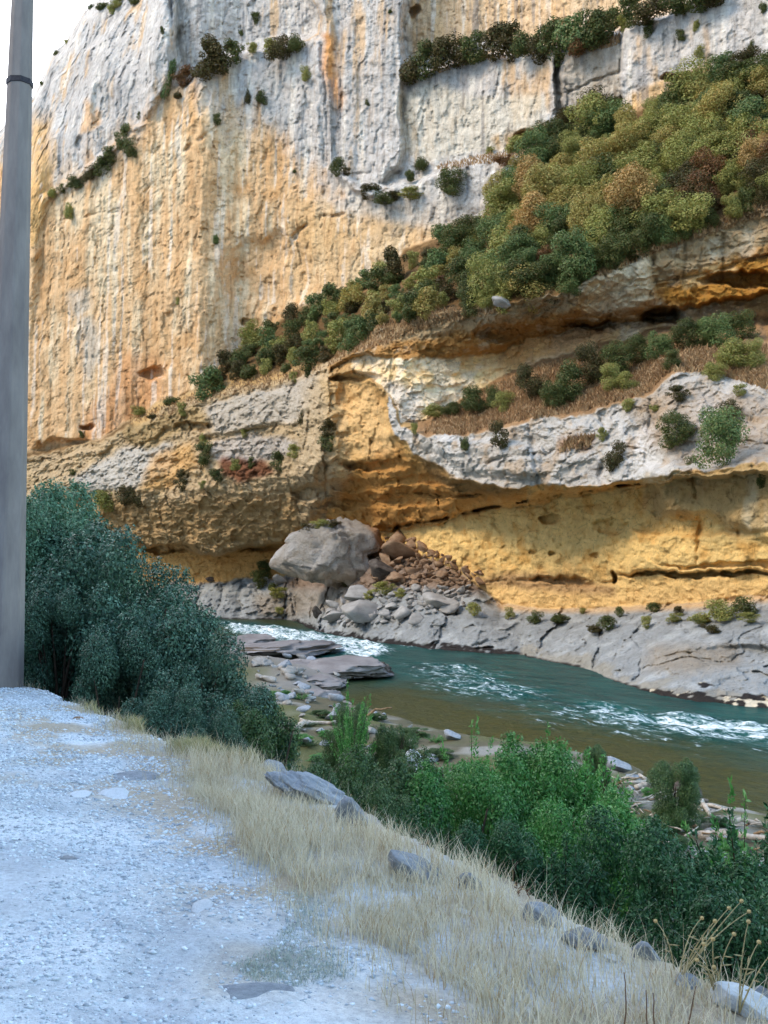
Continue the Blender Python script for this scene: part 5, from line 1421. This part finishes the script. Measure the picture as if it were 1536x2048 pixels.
def sample_ground(n, poly, n0=-2.8, n1=.35, s0=-1.0, s1=18, pw=1.0):
    """points on the shoulder whose picture falls in a photo polygon"""
    got = []
    tot = 0
    for _ in range(40):
        if tot >= n: break
        s = s0 + (s1 - s0) * rg.random(60000) ** pw; nn = rg.uniform(n0, n1, 60000) + edge_n(s)
        X = nn * NX[0] + s * SX[0]; Y = nn * NX[1] + s * SX[1]
        ok = Y > 2.2
        X, Y = X[ok], Y[ok]
        Z = ground(X, Y)
        a, b_ = to_px(X, Y, Z)
        wq = np.stack([X / .7, Y / .7, X * 0], -1)
        a = a + 55 * fbm(wq, 3, 330) + 16 * rg.normal(size=len(a)); b_ = b_ + 40 * fbm(wq + 9, 3, 331)
        m = inpoly(a, b_, poly)
        got.append(np.stack([X, Y, Z], -1)[m]); tot += m.sum()
    return np.concatenate(got)[:n]
P = sample_ground(60000, GRASS)
keep = fbm(P / .35, 3, 300) + 0.45 * rg.normal(size=len(P)) > .02
keep &= (ns(P[:, 0], P[:, 1])[0] - edge_n(ns(P[:, 0], P[:, 1])[1]) < -.75) | (rg.random(len(P)) < .5)
P = P[keep]; n_ = len(P)
H = (.05 + .13 * rg.random(n_) ** 1.5) * (.6 + .8 * smooth(-.3, .4, fbm(P / .9, 2, 302)))
grass_obj("dry_grass", P, H, .0016 + .0014 * rg.random(n_), .25 + .5 * rg.random(n_), rg, G_DRY, rg.random((n_, 3)), "dense straw-coloured dry grass along the shoulder edge")
P = sample_ground(1500, GRASS); n_ = len(P)
grass_obj("dry_grass", P, .16 + .2 * rg.random(n_), .0012 + .0006 * rg.random(n_), .2 + .5 * rg.random(n_), rg, G_DRY, rg.random((n_, 3)), "tall thin straw stalks above the dry grass")
P = sample_ground(9000, THIN); n_ = len(P)
grass_obj("dry_grass", P, .06 + .14 * rg.random(n_) ** 2, .0013 + .001 * rg.random(n_), .3 + .7 * rg.random(n_), rg, G_DRY, rg.random((n_, 3)), "thin stray blades of dry grass between gravel and edge")
P = sample_ground(9000, [(560, 1760), (640, 1800), (700, 1880), (700, 1960), (620, 1990), (520, 1985), (480, 1950), (560, 1900), (600, 1840)], -3.4); n_ = len(P)
keep = fbm(P / .3, 3, 310) + .5 * rg.normal(size=n_) > .1
P = P[keep]; n_ = len(P)
grass_obj("herb_cover", P, .008 + .03 * rg.random(n_) ** 2, .001 + .001 * rg.random(n_), .5 + .9 * rg.random(n_), rg, G_GREEN, rg.random((n_, 3)), "grey-green wiry herbs creeping over the gravel")
P = sample_ground(2200, [(40, 1340), (110, 1362), (220, 1420), (380, 1490), (540, 1545), (560, 1530), (400, 1470), (230, 1395), (110, 1345), (40, 1318)], -.9, .25); n_ = len(P)
grass_obj("grass", P, .05 + .14 * rg.random(n_), .0025 + .002 * rg.random(n_), .3 + .6 * rg.random(n_), rg, plant_mat("green edge grass", (136, 140, 96), (190, 178, 130), (196, 180, 140), .8, .25), rg.random((n_, 3)), "mixed green and straw grass fringe under the dark shrubs")
# dry grass on the canyon ledges
def wall_grass(polys, n):
    out = []
    for poly in polys:
        xs_ = [p[0] for p in poly]; ys_ = [p[1] for p in poly]
        area = abs(sum(poly[i][0] * poly[(i + 1) % len(poly)][1] - poly[(i + 1) % len(poly)][0] * poly[i][1] for i in range(len(poly)))) / 2
        k = int(n * area / 10000)
        a = rg.uniform(min(xs_), max(xs_), k * 4); b_ = rg.uniform(min(ys_), max(ys_), k * 4)
        m = inpoly(a, b_, poly); a, b_ = a[m][:k], b_[m][:k]
        out += [at(x_, y_, cliff_Y(x_, y_) - .1) for x_, y_ in zip(a, b_)]
    return np.array(out)
LEDG = [[(845, 868), (930, 800), (1040, 750), (1200, 700), (1340, 700), (1536, 700), (1536, 780), (1420, 745), (1340, 745), (1290, 790), (1170, 822), (1050, 842), (920, 872)],
        [(400, 805), (330, 835), (255, 850), (275, 830), (400, 782), (520, 750), (640, 722), (640, 745), (520, 778)],
        [(640, 742), (700, 690), (760, 652), (880, 622), (1000, 606), (1000, 625), (880, 650), (770, 690), (700, 714)],
        [(860, 140), (960, 112), (1050, 108), (1110, 96), (1110, 108), (960, 122), (870, 150)], [(870, 335), (960, 312), (1070, 300), (1060, 320), (960, 330), (880, 345)],
        [(1190, 545), (1300, 495), (1400, 462), (1536, 400), (1536, 430), (1400, 478), (1300, 512), (1200, 556)], [(1130, 885), (1190, 872), (1180, 895), (1120, 905)], [(1150, 95), (1240, 70), (1240, 90), (1150, 112)]]
P = wall_grass(LEDG, 2600); n_ = len(P)
G_LEDGE = plant_mat("brown ledge grass", (166, 134, 96), (204, 170, 126), (148, 112, 78), .85, .25)
grass_obj("ledge_grass", P, .35 + .4 * rg.random(n_), .05 + .05 * rg.random(n_), .3 + .6 * rg.random(n_), rg, G_LEDGE, rg.random((n_, 3)), "brown dry grass on the canyon ledges")

# loose gravel
def gravel():
    n = 40000
    poly = [(-20, 1360), (60, 1375), (200, 1440), (340, 1500), (420, 1600), (560, 1760), (700, 1890), (900, 2000), (1000, 2100), (-20, 2100)]
    s = rg.uniform(-1, 17, n * 3); s = s[:]; 
    P_ = sample_ground(n, poly, -7, .1, -1.5, 17)
    P_ = P_[fbm(P_ / .7, 3, 320) + .25 * rg.normal(size=len(P_)) > -.12]; n = len(P_)
    dist = np.linalg.norm(P_[:, :2], axis=1)
    size = (.0045 + .014 * rg.random(n) ** 3) * (.7 + .05 * dist)
    Vi = np.array([(1, 0, 0), (-1, 0, 0), (0, 1, 0), (0, -1, 0), (0, 0, 1), (0, 0, -1)], float)
    Fi = np.array([(0, 2, 4), (2, 1, 4), (1, 3, 4), (3, 0, 4), (2, 0, 5), (1, 2, 5), (3, 1, 5), (0, 3, 5)])
    V = Vi[None] * (.6 + .8 * rg.random((n, 6, 1))) + .25 * rg.normal(size=(n, 6, 3))
    V[:, :, 2] *= .6
    a = rg.uniform(0, 6.28, n); c, s_ = np.cos(a)[:, None], np.sin(a)[:, None]
    X = V[:, :, 0] * c - V[:, :, 1] * s_; Yv = V[:, :, 0] * s_ + V[:, :, 1] * c
    V = np.stack([X, Yv, V[:, :, 2]], -1) * size[:, None, None] + P_[:, None]
    Fc = (Fi[None] + np.arange(n)[:, None, None] * 6).reshape(-1, 3)
    m, nt, b = new_mat("loose gravel")
    va = nd(nt, "ShaderNodeVertexColor", layer_name="tint"); sp = nd(nt, "ShaderNodeSeparateColor"); nt.links.new(va.outputs[0], sp.inputs[0])
    nt.links.new(mixc(nt, sp.outputs[0], s2l((150, 158, 166)), s2l((218, 226, 232))), b.inputs["Base Color"])
    b.inputs["Roughness"].default_value = .95
    o = mesh_np("gravel", V.reshape(-1, 3), Fc, m, None, False, {"tint": np.repeat(rg.random((n, 3)), 6, 0)})
    tag(o, "loose pale gravel chips on the road shoulder", "gravel", kind="stuff")
gravel()

# ------------------------------------------------------------------ thistles and dead weeds at the lower right
m_this = plain_mat("dry thistle stem", (170, 158, 120), (134, 122, 88), 30)
m_head = plain_mat("thistle head", (206, 186, 136), (166, 138, 92), 60)
m_weed = plain_mat("dead weed", (120, 92, 70), (84, 62, 48), 30)
def head_mesh(r):
    V, Fc = ICO[2]
    V = V * r; n0 = len(V)
    P_ = [V]; Fs = [tuple(f) for f in Fc.tolist()]; k = n0
    for i, v in enumerate(ICO[2][0]):
        u_ = v / np.linalg.norm(v)
        t_ = np.cross(u_, (.3, .5, .8)); t_ /= np.linalg.norm(t_); b_ = np.cross(u_, t_)
        P_.append(np.array([u_ * r * .95 + t_ * r * .12, u_ * r * .95 - t_ * r * .06 + b_ * r * .1, u_ * r * .95 - t_ * r * .06 - b_ * r * .1, u_ * r * 1.55]))
        Fs += [(k, k + 1, k + 3), (k + 1, k + 2, k + 3), (k + 2, k, k + 3)]; k += 4
    return np.concatenate(P_), Fs
HEADV, HEADF = head_mesh(.008)
_head = None
def thistle(base, heads, Y, label, noun="thistle", r=.004, mat=m_this, hs=1.0, group=None):
    global _head
    b0 = at(base[0], base[1], Y); b0[2] = min(b0[2], gz(b0[0], b0[1]) + .02)
    root = empty(noun, b0); tag(root, label, noun.split("_")[-1], group)
    mb = MB()
    for i, (hx, hy) in enumerate(heads):
        e_ = at(hx, hy, Y + rng_.uniform(-.12, .12)) - b0
        mid_ = e_ * .5 + np.array((rng_.uniform(-.03, .03), rng_.uniform(-.03, .03), .05))
        t = np.linspace(0, 1, 8)[:, None]
        cur = (1 - t) ** 2 * 0 + 2 * t * (1 - t) * mid_ + t ** 2 * e_
        mb.tube(cur, np.linspace(r, r * .45, 8), 5)
        for q in range(3):                                   # spiny little leaves up the stem
            p = cur[2 + q]; d_ = np.array((rng_.uniform(-.05, .05), rng_.uniform(-.05, .05), rng_.uniform(0, .03)))
            mb.tube([p, p + d_ * .6, p + d_], [.003, .004, .0006], 4)
        if _head is None:
            _head = mesh_np("flower_head", HEADV, HEADF, m_head, root, False); h = _head
        else:
            h = _head.copy(); COL.objects.link(h); h.parent = root
        h.location = e_; h.scale = (hs,) * 3
    mb.build("stem", mat, root)
    return root
thistle((1358, 1920), [(1483, 1802), (1498, 1823), (1458, 1816), (1404, 1836), (1430, 1842)], 4.6, "tall dry thistle arching up to the right with five pale heads")
thistle((1478, 1985), [(1497, 1843), (1518, 1884), (1545, 1906)], 4.25, "upright dry thistle nearest the frame edge")
thistle((1348, 1915), [(1311, 1842)], 4.7, "single-stemmed dry thistle left of the arching one")
thistle((1432, 1965), [(1426, 1878), (1468, 1868), (1394, 1920), (1428, 1934), (1408, 1888)], 4.4, "short bushy dry thistle between the arching and the upright one")
WG = "dead weeds beside the grass edge rocks"
for i, (bx, by, hs_) in enumerate([(1175, 1852, [(1168, 1808), (1182, 1818)]), (1208, 1866, [(1198, 1802), (1215, 1820), (1206, 1812)]), (1232, 1876, [(1228, 1826), (1240, 1830)]), (1252, 1882, [(1246, 1834), (1258, 1840)]), (856, 1700, [(840, 1692), (852, 1688)]), (1062, 1802, [(1046, 1778)]), (1040, 1800, [(1030, 1770), (1036, 1780)]), (690, 1625, [(702, 1590), (696, 1600)])]):
    thistle((bx, by), hs_, float(on_bank(bx, by)[1]), "brittle brown dead weed with tiny heads at the grass edge", "dead_weed", .003, m_weed, .5, WG)
for i, (x0_, y0_, x1_, y1b, l_) in enumerate([(1244, 2046, 1248, 1945, "dark dead stalk standing in the grass left of the paired stalks"), (1300, 2050, 1306, 1986, "dark dead stalk, right one of the close pair in the grass"), (1285, 2020, 1292, 1980, "dark dead stalk, left one of the close pair in the grass"), (1352, 2040, 1392, 1972, "dark dead stalk leaning towards the thistles")]):
    Yq = 3.9
    p0 = at(x0_, y0_, Yq); p1 = at(x1_, y1b, Yq)
    p0[2] = gz(p0[0], p0[1]) - .02
    stick([p0, (p0 + p1) / 2 + np.array((.01, 0, 0)), p1], .004, m_weed, l_, "dead stalks in the grass", "dead_stalk", "stalk")
